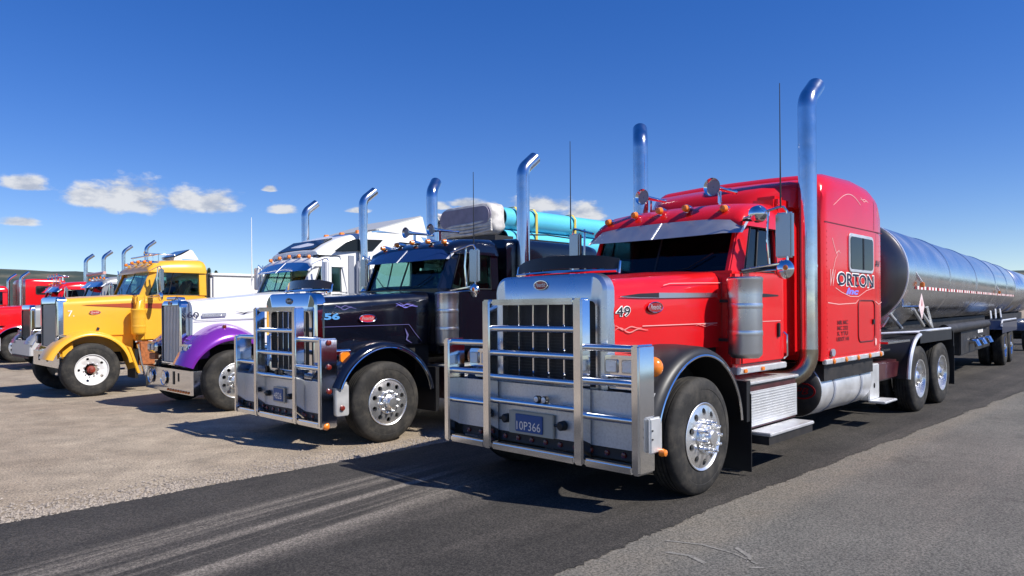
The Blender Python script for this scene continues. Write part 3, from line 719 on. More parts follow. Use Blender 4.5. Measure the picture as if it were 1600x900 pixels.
def bull_bar(root, s, hwc, hwo, zb, zt, zs, rails, wrails, m=alu, pw=.1, pd=.13):
    B = thing_part('bull_bar', root)
    def post(y0, y1, z0, z1, nm='post', dep=pd):
        return M().prism_s(rrect(y0, y1, z0, z1, .02, 2), s, s + dep).done(nm, m, B, bev=.014)
    for sd in (1, -1):
        post(*(sorted((hwc * sd, (hwc + pw) * sd))), zb, zt)
        post(*(sorted((hwo * sd, (hwo - pw * .8) * sd))), zb, zs, dep=pd + .1)
        for z in wrails:
            y0, y1 = sorted(((hwc + pw - .005) * sd, (hwo - pw * .8 + .005) * sd)); M().tube([(s + .06, y0, z), (s + .06, y1, z)], .031, 12).done('rail', m, B)
        y0, y1 = sorted(((hwc + pw + .002) * sd, (hwo - pw * .8 - .002) * sd)); M().box(s + .01, s + .11, y0, y1, zb, zb + .07).done('lower_rail', m, B, bev=.015)
    for z in rails: M().tube([(s + .06, -hwc - .005, z), (s + .06, hwc + .005, z)], .031, 12).done('rail', m, B)
    M().box(s + .01, s + .1, -hwc + .002, hwc - .002, zt - .055, zt).done('top_rail', m, B, bev=.018)
    M().box(s + .01, s + .11, -hwc + .002, hwc - .002, zb, zb + .07).done('lower_rail', m, B, bev=.015)
    return B
def thing_part(name, root):
    o = bpy.data.objects.new(name, None); COL.objects.link(o); o.parent = root; o.empty_display_size = .2; return o
def bumper(root, s, hw, z0, z1, m=bumperm, slot=True, dep=.03, lights=6, wrap=.25):
    pts = [(s + wrap, -hw), (s + .03, -hw), (s, -hw + .03), (s, hw - .03), (s + .03, hw), (s + wrap, hw), (s + wrap, hw - .02), (s + .045, hw - .02), (s + .03, hw - .04), (s + .03, -hw + .04), (s + .045, -hw + .02), (s + wrap, -hw + .02)]
    o = M().prism_z(pts, z0, z1).done('bumper', m, root)
    if slot:
        lm = M().lathe([(-.02, .006), (-.015, .022), (0, .026)], (0, 0, 0), 's', 10).mesh('bumper_light', redlens)
        sb = M().box(s - .004, s + .02, -hw + .1, hw - .1, z0 - .09, z0 - .002).done('light_bar', black, o)
        k = 0
        while k < lights * 2: at('bumper_light', lm, o, s - .004, -hw + .2 + (2 * hw - .4) * k / (lights * 2 - 1), z0 - .045); k += 1
    return o
def headlight(root, s, y0, y1, z0, z1, sd=1, lamps=2, m=chrome):
    ya, yb = sorted((y0 * sd, y1 * sd))
    o = M().prism_s(rrect(ya, yb, z0, z1, .03, 3), s, s + .22).done('headlight', m, root, bev=.012)
    w = (yb - ya) / lamps
    for i in range(lamps):
        M().prism_s(rrect(ya + w * i + .025, ya + w * (i + 1) - .02, z0 + .035, z1 - .035, .012, 2), s - .012, s - .001).done('bezel', darkchrome, o)
        M().prism_s(rrect(ya + w * i + .035, ya + w * (i + 1) - .03, z0 + .045, z1 - .045, .012, 2), s - .018, s - .0125).done('lens', lens, o, bev=.002)
    return o
def mudflap(root, s, y0, y1, z0, z1): M().box(s, s + .012, y0, y1, z0, z1).done('mud_flap', black, root)
def emblem(root, s, y, z, a=.11, b=.045, axis='y', m=None):
    o = oval(root, 'emblem', m or emblem_red, s, y, z, a, b, axis=axis, ring=chrome)
    if axis == 'y': text('lettering', 'Peterbilt', lambda p, q: (s - a * .72 + p, y + .0085, z - b * .42 + q), a * 1.44, b * .95, whitealu, o, shear=.3)
    else: text('lettering', 'Peterbilt', lambda p, q: (s - .0085, y - a * .72 + p, z - b * .42 + q), a * 1.44, b * .95, whitealu, o, shear=.3)
    return o
def bug_shield(root, s, hw, z0, z1, m=None):
    rows = []
    for i in range(17):
        y = -hw + 2 * hw * i / 16; k = abs(y) / hw; sb = s + .12 * k ** 2; zt = z1 - .05 * k ** 4; zb = z0 - .02 * k ** 2
        rows.append([(sb, y, zb), (sb + .008, y, zb), (sb + .028, y, zt), (sb + .02, y, zt)])
    o = M().loft(rows).done('bug_shield', m or black, root, smooth=30)
    for q in (1, -1): M().tube([(s + .12, (hw + .01) * q, z0 - .06), (s + .13, (hw + .012) * q, z0 + .02), (s + .14, (hw + .008) * q, z1 - .07)], .012, 8).done('shield_bracket', chrome, o)
    M().tube([(s + .1, -hw, z0 - .035), (s - .0, 0, z0 - .03), (s + .1, hw, z0 - .035)], .016, 8).done('shield_base', chrome, o)
    return o
# ------------------------------------------------------------------ trucks
ROW = 'trucks parked in the row'
def flame(root, m, s, z, k, yf, ln=.5):
    for j, (dz, a, ph) in enumerate(((0, .035, 0), (.025, .025, 1.2))):
        pts = [(s + ln * t / 14 * (1 - .2 * j), z + dz * k + a * k * math.sin(t * .75 + ph) * (1 - t / 16)) for t in range(15)]
        M().ribbon(pts, [.003 + .009 * k * math.sin(math.pi * (i + .5) / 15) for i in range(15)], yf, .003).done('pinstripe', m, root, fix=False)

# ---- red truck ------------------------------------------------------------
def red_truck():
    T = thing('semi_truck', 'red semi truck number 49 with tall sleeper and aluminium bull bar, nearest the camera', 'truck', place(0, 0), RZ, ROW)
    yf = lambda s, z: .68 + (s + .62) / 1.62 * .18 + .009
    frame_rails(T, -.6, 9.0); engine_bay(T)
    H = hood(T, red, -.62, 1.0, .68, .86, 1.93, 2.045, 1.27)
    # lower hood sides and cowl
    for sd in (1, -1):
        M().hexa([(-.6, .62 * sd, .85), (.98, .8 * sd, .85), (.98, .80 * sd, 1.27), (-.6, .63 * sd, 1.27)], [(-.6, .6 * sd, .85), (.98, .78 * sd, .85), (.98, .74 * sd, 1.27), (-.6, .6 * sd, 1.27)]).done('hood_side', well, T)
        M().hexa([(1.0, .83 * sd, 1.1), (1.0, .86 * sd, 2.0), (1.13, .985 * sd, 2.0), (1.13, .985 * sd, 1.1)], [(1.0, .8 * sd, 1.1), (1.0, .83 * sd, 2.0), (1.13, .94 * sd, 2.0), (1.13, .94 * sd, 1.1)]).done('cowl', maroon, T)
    rv = M().lathe([(0, .012), (.008, .009), (.01, .002)], (0, 0, 0), 'y', 8).mesh('rivet', chrome)
    for k in range(11): at('rivet', rv, T, 1.07, .93, 1.14 + k * .08)
    # hood crease and trim
    M().ribbon([(.05, 1.885), (.15, 1.905), (.5, 1.915), (.98, 1.925)], .006, yf, .004).done('hood_crease', pink, H, fix=False)
    M().ribbon([(-.55, 1.775), (-.3, 1.785), (.0, 1.79), (.45, 1.795), (.9, 1.80)], [.004, .04, .05, .045, .045], yf, .006).done('spear_trim', brushed, H, fix=False)
    M().ribbon([(-.53, 1.78), (-.3, 1.788), (-.02, 1.792)], [.003, .034, .045], yf, .009).done('spear_trim', blkl, H, fix=False)
    fl = lambda p, q: (-.64 + p, yf(-.55, 0) - .003 + p * .11, 1.6 + q)
    text('number', '49', lambda p, q: (-.61 + p, yf(-.61 + p, 0) + .006, 1.595 + q), .2, .1, whitep, H, bold=.05)
    text('number', '49', lambda p, q: (-.60 + p, yf(-.60 + p, 0) + .010, 1.603 + q), .18, .084, blkl, H, bold=.0)
    emblem(H, -.07, yf(-.07, 0) + .004, 1.68, .12, .048)
    flame(H, flamepink, -.62, 1.475, .9, yf, .45)
    M().ribbon([(-.25, 1.51), (.2, 1.512), (.9, 1.516)], .007, yf, .004).done('pinstripe', pink, H, fix=False)
    flame(H, flamepink, .55, 1.495, .4, yf, .35)
    # grille
    G = grille(T, -.74, .685, .80, 1.985, .98, 1.74, .575, 5, frame=brushed, depth=.13)
    emblem(G, -.742, -.06, 1.895, .085, .042, axis='s')
    bug_shield(T, -.58, .62, 2.05, 2.17)
    # fenders, wheels
    for sd in (1, -1):
        fender(T, black, .54, .775, .66, 1.21, 16, 176, sd=sd)
        wheel(T, 0, 1.2, .525, 'front', rimalu, sd=sd, nut=.095)
        headlight(T, -.78, .69, 1.03, 1.09, 1.275, sd)
        M().prism_s(rrect(min(.7 * sd, 1.0 * sd), max(.7 * sd, 1.0 * sd), .98, 1.08, .03), -.74, -.6).done('headlight_bracket', chrome, T, bev=.01)
        M().lathe([(-.055, .01), (-.045, .05), (-.02, .078), (.0, .086), (.03, .086)], (-.66, 1.1 * sd, 1.18), (1, -.25 * sd, 0), 20).done('turn_signal', amber, T)
        mudflap(T, .93, min(.7 * sd, 1.2 * sd), max(.7 * sd, 1.2 * sd), .05, .82)
        M().box(.86, .94, min(.7 * sd, 1.19 * sd), max(.7 * sd, 1.19 * sd), .55, .95).done('splash_panel', black, T)
    # bumper and bull bar
    B = bumper(T, -.85, 1.15, .5, .97)
    BB = bull_bar(T, -.99, .515, 1.19, .335, 1.765, 1.38, (1.49, 1.257, 1.027, .80), (1.345, 1.06, .76))
    bo = M().lathe([(0, .008), (.01, .02), (.02, .022)], (0, 0, 0), 's', 10).mesh('tow_hook', black)
    for y in (-.40, .30): M().lathe([(-.06, .03), (-.05, .042), (-.0, .045)], (-.855, y, .63), 's', 16).tube([(-.9, y - .07, .63), (-.9, y + .04, .63)], .014, 8).done('tow_hook', black, B)
    pf = M().box(-.885, -.86, -.36, .2, .50, .715).done('licence_plate', platecream, B, bev=.006)
    M().box(-.9, -.886, -.26, .08, .525, .69).done('plate_face', plateblue, pf, bev=.004)
    text('plate_number', '10P366', lambda p, q: (-.903, -.24 + p, .545 + q), .3, .08, whitealu, pf)
    for y in (.06, .15): M().lathe([(-.03, .03), (-.02, .034), (.02, .03)], (-.93, y, .855), 's', 14).done('fog_lamp', black, BB); M().lathe([(0, .026), (-.004, .01)], (-.96, y, .855), 's', 12).done('fog_lens', lens, BB)
    for sd in (1, -1):
        M().box(-.88, -.72, min(1.192 * sd, 1.225 * sd), max(1.192 * sd, 1.225 * sd), .5, .79).done('side_plate', whitealu, BB, bev=.012)
        M().lathe([(0, .03), (.02, .034), (.05, .026), (.06, .005)], (-.74, 1.226 * sd, .5), (0, sd, 0), 14).done('side_marker', amber, BB)
        for dz in (.03, .1): M().lathe([(0, .008), (.008, .008)], (-.86, 1.226 * sd, .72 - dz), (0, sd, 0), 8).done('bolt', black, BB)
    # cab
    roof = cab(T, red, zr=2.86)
    visor(T, visorst, .985, 1.02, 2.43, 1.235, 2.63)
    zf = lambda y: 2.79 - .09 * (y / .9) ** 2
    roof_lights(T, 1.28, zf, (-.8, -.42, -.08, .26, .72), big=1.25)
    horn(T, 1.42, .53, 3.0, .1, .5); horn(T, 1.45, -.4, 3.0, .095, .45)
    for y in (.53, -.4): M().box(1.6, 1.64, y - .014, y + .014, 2.76, 2.86).done('horn_foot', chrome, T)
    M().lathe([(-.09, .03), (-.06, .075), (.0, .09), (.04, .085), (.09, .05), (.12, .01)], (1.2, 1.16, 2.62), 's', 20).done('spot_lamp', chrome, T)
    M().tube([(1.26, .97, 2.58), (1.26, 1.16, 2.56), (1.24, 1.16, 2.62)], .014, 8).done('lamp_bracket', black, T)
    for sd in (1, -1):
        mirror(T, 1.36, 1.36, 2.40, sd=sd); antenna(T, 1.28, 1.36 * sd, 2.68, 3.92 if sd > 0 else 3.8)
        air_cleaner(T, .98, 1.12 * sd, 1.17, 1.96, .165)
        elbow_stack(T, 2.62 if sd > 0 else 2.56, 1.1 if sd > 0 else -1.16, 1.13, 4.4 if sd > 0 else 4.3, .103, 'back' if sd > 0 else 'side')
        M().box(1.0, 2.18, min(.9 * sd, 1.03 * sd), max(.9 * sd, 1.03 * sd), .99, 1.058).done('rocker_trim', whitealu, T, bev=.01)
        tank_cyl(T, 2.85, 4.78, .80 * sd, .66, .335)
        step_box(T, 1.15, 2.32, .5, 1.07, .42, .88, sd)
    # door gaps, panel seams and rivets
    yd = lambda s, z: 1.0
    for a, b_ in (((1.135, 1.08), (1.135, 2.03)), ((2.115, 1.08), (2.115, 2.03)), ((1.135, 1.082), (2.115, 1.082))): M().ribbon([a, b_], .009, yd, .003).done('door_gap', blkl, T, fix=False)
    rs = M().lathe([(0, .007), (.004, .005), (.005, .001)], (0, 0, 0), 'y', 6).mesh('rivet', red)
    for k in range(22): at('rivet', rs, T, 2.93, 1.2, 1.1 + k * .07); at('rivet', rs, T, 4.88, 1.2, 1.1 + k * .07)
    for k in range(26): at('rivet', rs, T, 2.98 + k * .075, 1.2, 1.08)
    M().ribbon([(.985, 1.3), (.985, 1.98)], .02, lambda s, z: .868, .004).done('cowl_gap', blkl, T, fix=False)
    M().tube([(1.16, 1.0, 2.03), (1.36, 1.3, 2.08), (1.36, 1.36, 2.12)], .016, 8).done('mirror_arm', black, T)
    for s in (1.16, 1.56): M().box(s - .035, s + .035, 1.0305, 1.044, 1.0, 1.04).done('marker_light', amber, T, bev=.006)
    M().ribbon([(1.2, 1.795), (1.7, 1.80), (2.0, 1.80)], [.05, .035, .012], lambda s, z: 1.013, .003).done('spear_trim', blkl, T, fix=False)
    M().ribbon([(1.2, 1.52), (2.05, 1.52)], .006, lambda s, z: 1.013, .003).done('pinstripe', pink, T, fix=False)
    o = oval(T, 'tank_emblem', emblem_red, 2.845, .93, .66, .16, .10, .008, 's'); oval(o, 'emblem_face', blkl, 2.836, .93, .66, .14, .082, .003, 's')
    text('lettering', 'PB', lambda p, q: (2.831, .85 + p, .62 + q), .16, .08, emblem_red, o, shear=.3)
    # sleeper
    rings = []
    for s, zt, w, rr in ((2.82, 3.10, 1.17, .2), (2.85, 3.20, 1.195, .2), (2.95, 3.27, 1.2, .2), (3.3, 3.33, 1.2, .2), (4.1, 3.36, 1.2, .2), (4.6, 3.33, 1.2, .2), (4.82, 3.27, 1.195, .2), (4.95, 3.14, 1.18, .2), (4.99, 3.0, 1.17, .2)):
        half = [(w * .99, 1.03), (w, 1.2), (w, 2.6)]
        for j in range(7): a = R(90 * j / 6); half.append((w - .05 - rr + rr * math.cos(a) + .05 * (1 - j / 6), zt - rr * 1.3 + rr * 1.3 * math.sin(a)))
        half += [(w * .4, zt + .02), (0, zt + .025)]
        rings.append([(s, y, z) for y, z in half] + [(s, -y, z) for y, z in half[-2::-1]])
    SL = M().loft(rings).done('sleeper', red, T, smooth=45)
    M().box(2.19, 2.84, -.92, .92, 1.1, 2.95).done('sleeper_neck', red, T, bev=.04)
    rings = []
    for s, zt, w in ((2.12, 2.86, .5), (2.16, 2.98, .62), (2.3, 3.06, .76), (2.55, 3.14, .95), (2.83, 3.2, 1.12)):
        half = [(w, 2.84 - (.0 if w < 1 else .04)), (w, zt - .1), (w - .04, zt - .03), (w - .14, zt), (w * .4, zt + .02), (0, zt + .025)]
        rings.append([(s, y, z) for y, z in half] + [(s, -y, z) for y, z in half[-2::-1]])
    M().loft(rings).done('roof_fairing', red, T, smooth=50)
    yS = lambda s, z: 1.2
    M().ribbon([(2.86, 2.68), (4.96, 2.68)], .014, yS, .002).done('seam', darkl, SL, fix=False)
    M().ribbon([(4.7, 2.66), (4.69, 1.05)], .006, yS, .002).done('seam', darkl, SL, fix=False)
    M().ribbon([(4.62, 2.7), (4.62, 3.1)], .01, yS, .0025).done('seam', darkl, SL, fix=False)
    M().prism(rrect(3.64, 4.56, 2.11, 2.60, .07), 1.2005, 1.216).done('sleeper_window', whitealu, SL, bev=.004)
    wp = M().prism(rrect(3.68, 4.52, 2.15, 2.56, .05), 1.2165, 1.222).done('window_pane', glass_black, SL)
    M().box(4.12, 4.16, 1.2225, 1.228, 2.15, 2.56).done('window_bar', black, SL)
    hz = M()
    hp = rrect(3.98, 4.62, 1.21, 1.75, .09)
    hz.tube([(s, 1.203, z) for s, z in hp + hp[:1]], .009, 6).done('hatch_seal', darkl, SL)
    M().box(4.52, 4.58, 1.203, 1.22, 1.43, 1.5).done('hatch_latch', black, SL, bev=.006)
    M().box(2.86, 4.97, 1.16, 1.212, .985, 1.045).done('sleeper_trim', whitealu, T, bev=.008)
    for s in (3.1, 3.51, 3.94, 4.38, 4.83): M().lathe([(0, .035), (.012, .03), (.022, .01)], (s, 1.213, 1.015), 'y', 12).done('marker_light', amber, T)
    oval(SL, 'fuel_cap', greyl, 3.07, 1.203, 1.12, .06, .045, .02); oval(SL, 'round_decal', pink, 4.66, 1.203, 1.19, .035, .05, .003)
    # lettering on the sleeper
    def tx(s0, z0, d): return lambda p, q: (s0 + p, 1.2025 + d, z0 + q - p * .012)
    text('lettering', 'ORTON', tx(3.235, 1.925, 0), 1.38, .185, whitep, SL, bold=.06)
    text('lettering', 'ORTON', tx(3.265, 1.94, .004), 1.32, .155, navyl, SL, bold=.015)
    for s, w_ in ((3.29, .2), (3.6, .13), (3.9, .2), (4.14, .2), (4.44, .2)): M().box(s, s + w_ * .5, 1.2075, 1.209, 1.94 - (s - 3.26) * .012, 1.957 - (s - 3.26) * .012).done('serif', navyl, SL)
    text('lettering', 'W', lambda p, q: (3.03 + p, 1.2035, 1.92 + q), .17, .2, pink, SL, shear=.35)
    text('lettering', 'Inc', tx(3.55, 1.825, 0), .46, .085, violet, SL, bold=.05, shear=.3)
    M().ribbon([(3.2, 1.9), (3.4, 1.85), (3.7, 1.80), (4.0, 1.80), (4.3, 1.88), (4.6, 1.92)], .008, yS, .003).done('pinstripe', pink, SL, fix=False)
    for k, t_ in enumerate(('MR MC', 'MC 232', 'K YTU', 'USDOT 144')):
        text('lettering', t_, lambda p, q, k=k: (3.22 + (.03 if k < 3 else 0) + p, 1.2035, 1.45 - k * .068 + q), .36 if k < 3 else .42, .052, darkl, SL, bold=.03)
    text('lettering', 'AV', lambda p, q: (4.66 + p, 1.2035, 2.21 + q), .2, .09, blkl, SL, bold=.02)
    M().ribbon([(2.95, 1.72), (3.3, 1.7), (3.9, 1.715), (4.0, 1.76)], .009, yS, .003).done('pinstripe', pink, SL, fix=False)
    M().ribbon([(4.66, 1.74), (4.8, 1.70), (4.92, 1.73)], .009, yS, .003).done('pinstripe', pink, SL, fix=False)
    M().ribbon([(3.15, 2.9)] + [(3.2 + .06 * k, 2.92 + .17 * math.sin(k * .18)) for k in range(1, 16)], .008, yS, .003).done('pinstripe', pink, SL, fix=False)
    flame(SL, pink, 4.1, 3.06, .6, yS, .3)
    M().ribbon([(3.12, 2.1), (3.2, 2.25), (3.27, 2.3), (3.2, 2.36), (3.1, 2.5)], .01, yS, .003).done('pinstripe', pink, SL, fix=False)
    M().ribbon([(3.22, 2.32), (3.32, 2.36), (3.36, 2.33)], .01, yS, .003).done('pinstripe', pink, SL, fix=False)
    M().box(2.95, 4.7, .45, 1.15, .78, .98).done('side_skirt', frame_m, T)
    # rear half
    M().box(4.78, 5.2, .55, 1.08, .36, .86).done('tool_box', whitealu, T, bev=.012)
    M().box(4.72, 5.25, 1.082, 1.3, .34, .37).done('rear_step', whitealu, T, bev=.008)
    oval(T, 'box_latch', black, 4.97, 1.081, .56, .018, .035, .01)
    M().box(5.22, 6.2, -1.0, 1.06, .58, .86).done('side_tank', maroon, T, bev=.03)
    M().box(5.0, 6.15, -.95, .95, .99, 1.02).done('deck_plate', alu, T)
    M().hexa([(5.3, -.7, 1.03), (5.3, .7, 1.03), (7.0, .7, 1.18), (7.0, -.7, 1.18)], [(5.3, -.7, 1.3), (5.3, .7, 1.3), (7.0, .7, 1.2), (7.0, -.7, 1.2)]).done('fifth_wheel_ramp', maroon, T)
    M().box(6.9, 8.0, -.5, .5, 1.13, 1.3).done('fifth_wheel', frame_m, T, bev=.03)
    for sd in (1, -1):
        ya, yb = sorted((.6 * sd, 1.215 * sd))
        # quarter fender ahead of the first drive axle
        pts = [(5.2, 1.17), (5.9, 1.17)] + [(6.815 + .66 * math.cos(R(a)), .53 + .66 * math.sin(R(a))) for a in (112, 122, 134, 148, 164, 180)]
        pts = [(5.15, 1.165), (6.45, 1.165), (6.3, 1.09), (6.2, .95), (6.155, .78), (6.15, .6), (6.12, .6), (6.12, .8), (6.17, 1.0), (6.25, 1.12), (6.18, 1.14), (5.15, 1.14)]
        M().prism([(5.15, 1.135), (6.2, 1.135), (6.2, 1.165), (5.15, 1.165)], ya, yb).done('fender_shelf', alu, T, bev=.004)
        arc = arc_pts((6.815, .54), .68, 178, 95, 14); arc2 = arc_pts((6.815, .54), .65, 95, 178, 14)
        q = M().prism(arc + arc2, ya, yb).done('quarter_fender', black, T)
        M().tube([(s, yb - .005 if sd > 0 else ya + .005, z) for s, z in arc], .03, 8).done('fender_edge', whitealu, q)
        # rear fender
        pr = [(6.75, 1.275), (8.7, 1.275)] + arc_pts((8.7, 1.125), .15, 90, 0, 5)[1:] + [(8.85, .95), (8.82, .95), (8.82, 1.12)] + arc_pts((8.7, 1.125), .12, 0, 90, 5)[1:] + [(6.75, 1.245)]
        q = M().prism(pr, ya, yb).done('rear_fender', black, T)
        M().box(6.75, 8.7, min(yb, yb - .01) if sd > 0 else ya, yb if sd > 0 else ya + .01, 1.08, 1.244).done('fender_side', black, q)
        M().tube([(6.45, (.7) * sd, 1.235), (6.75, 1.19 * sd, 1.262), (7.4, 1.2 * sd, 1.272), (8.65, 1.2 * sd, 1.272)], .022, 8).done('fender_edge', whitealu, q)
        mudflap(T, 8.86, ya, yb, .27, 1.0)
        for s in (6.815, 8.13):
            wheel(T, s, 1.2, .525, 'dual', rimalu, w=.27, sd=sd, detail=False)
            wheel(T, s, .87, .525, 'dual', rimalu, w=.27, sd=sd, detail=False)
    for s in (6.815, 8.13): M().tube([(s, -.9, .525), (s, .9, .525)], .12, 12).done('drive_axle', frame_m, T)
    M().tube([(5.05, .5, 1.1), (5.05, .5, 1.9), (5.3, .4, 1.75), (5.6, .25, 1.35)], .02, 8).done('air_hose', black, T)
red_truck()

# ---- dark blue truck -------------------------------------------------------
def generic(T, P):
    """conventional truck: shared parts, options in P"""
    m = P['paint']; fm = P.get('fender', m); r = P.get('r', .51); go = P.get('gs', -.7); full = P.get('full', True); bs = P.get('bs', go - .1)
    h0, h1 = P.get('hz', (1.87, 1.96)); w0, w1 = P.get('hw', (.68, .86)); hs1 = P.get('hs1', 1.0); cs = P.get('cs', 0); hb = P.get('hb', 1.24)
    frame_rails(T, -.4, P.get('rear', 8.5)); engine_bay(T, go + .2, 1.0)
    H = hood(T, m, go + .11, hs1, w0, w1, h0, h1, hb)
    for sd in (1, -1):
        M().hexa([(go + .13, .62 * sd, .85), (hs1 - .02, .8 * sd, .85), (hs1 - .02, .80 * sd, hb), (go + .13, .63 * sd, hb)], [(go + .13, .6 * sd, .85), (hs1 - .02, .78 * sd, .85), (hs1 - .02, .74 * sd, hb), (go + .13, .6 * sd, hb)]).done('hood_side', P.get('hoodside', well), T)
        M().hexa([(hs1, .83 * sd, 1.1), (hs1, .86 * sd, h1 - .04), (hs1 + .13, .985 * sd, h1 - .04), (hs1 + .13, .985 * sd, 1.1)], [(hs1, .8 * sd, 1.1), (hs1, .83 * sd, h1 - .04), (hs1 + .13, .94 * sd, h1 - .04), (hs1 + .13, .94 * sd, 1.1)]).done('cowl', P.get('cowl', m), T)
        wheel(T, 0, 1.2, r, P.get('rim', 'front'), P.get('rimm', rimalu), sd=sd, hubm=P.get('hubm'), detail=full and sd > 0)
        if P.get('std_fender', True): fender(T, fm, r + .01, P.get('fr', .745), 0.66, 1.21, P.get('a0', 18) if sd > 0 else P.get('a0r', 18), 172, sd=sd, trim=P.get('ftrim', chrome))
        if P.get('flap', True): M().box(.8, .86, min(.7 * sd, 1.17 * sd), max(.7 * sd, 1.17 * sd), .3, .9).done('splash_panel', black, T)
    cab(T, m, s0=hs1 - .02, s1=P.get('cs1', 2.2), belt=P.get('belt', 1.98), wt=P.get('wt', 2.48), zr=P.get('zr', 2.76), ws0=hs1 + .08, ws1=hs1 + .30, gl=P.get('gl', glass_dark), see=P.get('see', False), roof_m=P.get('roof_m'), pill=P.get('pill'), door_m=P.get('door_m'))
    if P.get('visor'): visor(T, P['visor'], .975, hs1 + .03, P.get('wt', 2.48) - .1, hs1 + .24, P.get('wt', 2.48) + .1)
    zr = P.get('zr', 2.76); roof_lights(T, hs1 + .28, lambda y: zr - .05 - .07 * y * y, P.get('lights', (-.75, -.38, 0, .38, .75)), big=P.get('lbig', 1.15))
    for sd in (1, -1):
        mirror(T, hs1 + .36, 1.34, P.get('belt', 1.98) + .31, sd=sd, shell=P.get('mshell'), disc=full, cab_s=hs1 + .2)
        if P.get('stack', True): elbow_stack(T, P.get('ss', 2.6), 1.1 * sd, 1.0, P.get('sz', 4.05) if sd > 0 else P.get('szr', P.get('sz', 4.05)), P.get('sr', .09), P.get('stop', 'back') if P.get('stop') != 'mixed' else ('back' if sd > 0 else 'side'), lower=full)
        for s in P.get('drives', (6.6, 7.9)):
            wheel(T, s, 1.2, r, 'dual', rimalu, w=.27, sd=sd, detail=False)
    for s in P.get('drives', (6.6, 7.9)): M().tube([(s, -.95, r), (s, .95, r)], .12, 12).done('drive_axle', frame_m, T)
    if P.get('tank', True):
        for sd in (1, -1): tank_cyl(T, 2.4, 4.2, .8 * sd, .66, .33); step_box(T, 1.15, 2.3, .5, 1.07, .42, .86, sd, tread=full)
    return H
def flat_sleeper(T, m, s0, s1, z, w=1.03, win=True, zb=1.05):
    rings = []
    for s, dz in ((s0, -.08), (s0 + .04, -.02), (s0 + .3, 0), (s1 - .2, 0), (s1 - .04, -.03), (s1, -.1)):
        half = [(w, zb), (w, z - .25 + dz)] + [(w - .12 + .12 * math.cos(R(a)), z - .12 + dz + .12 * math.sin(R(a))) for a in (0, 22, 45, 68, 90)] + [(w * .4, z + .015 + dz), (0, z + .02 + dz)]
        rings.append([(s, y, q) for y, q in half] + [(s, -y, q) for y, q in half[-2::-1]])
    SL = M().loft(rings).done('sleeper', m, T, smooth=45)
    if win:
        c = (s0 + s1) / 2; M().prism(rrect(c - .35, c + .35, z - .62, z - .28, .06), w + .001, w + .012).done('sleeper_window', black, SL); M().prism(rrect(c - .31, c + .31, z - .58, z - .32, .04), w + .0125, w + .018).done('window_pane', glass_black, SL)
    return SL

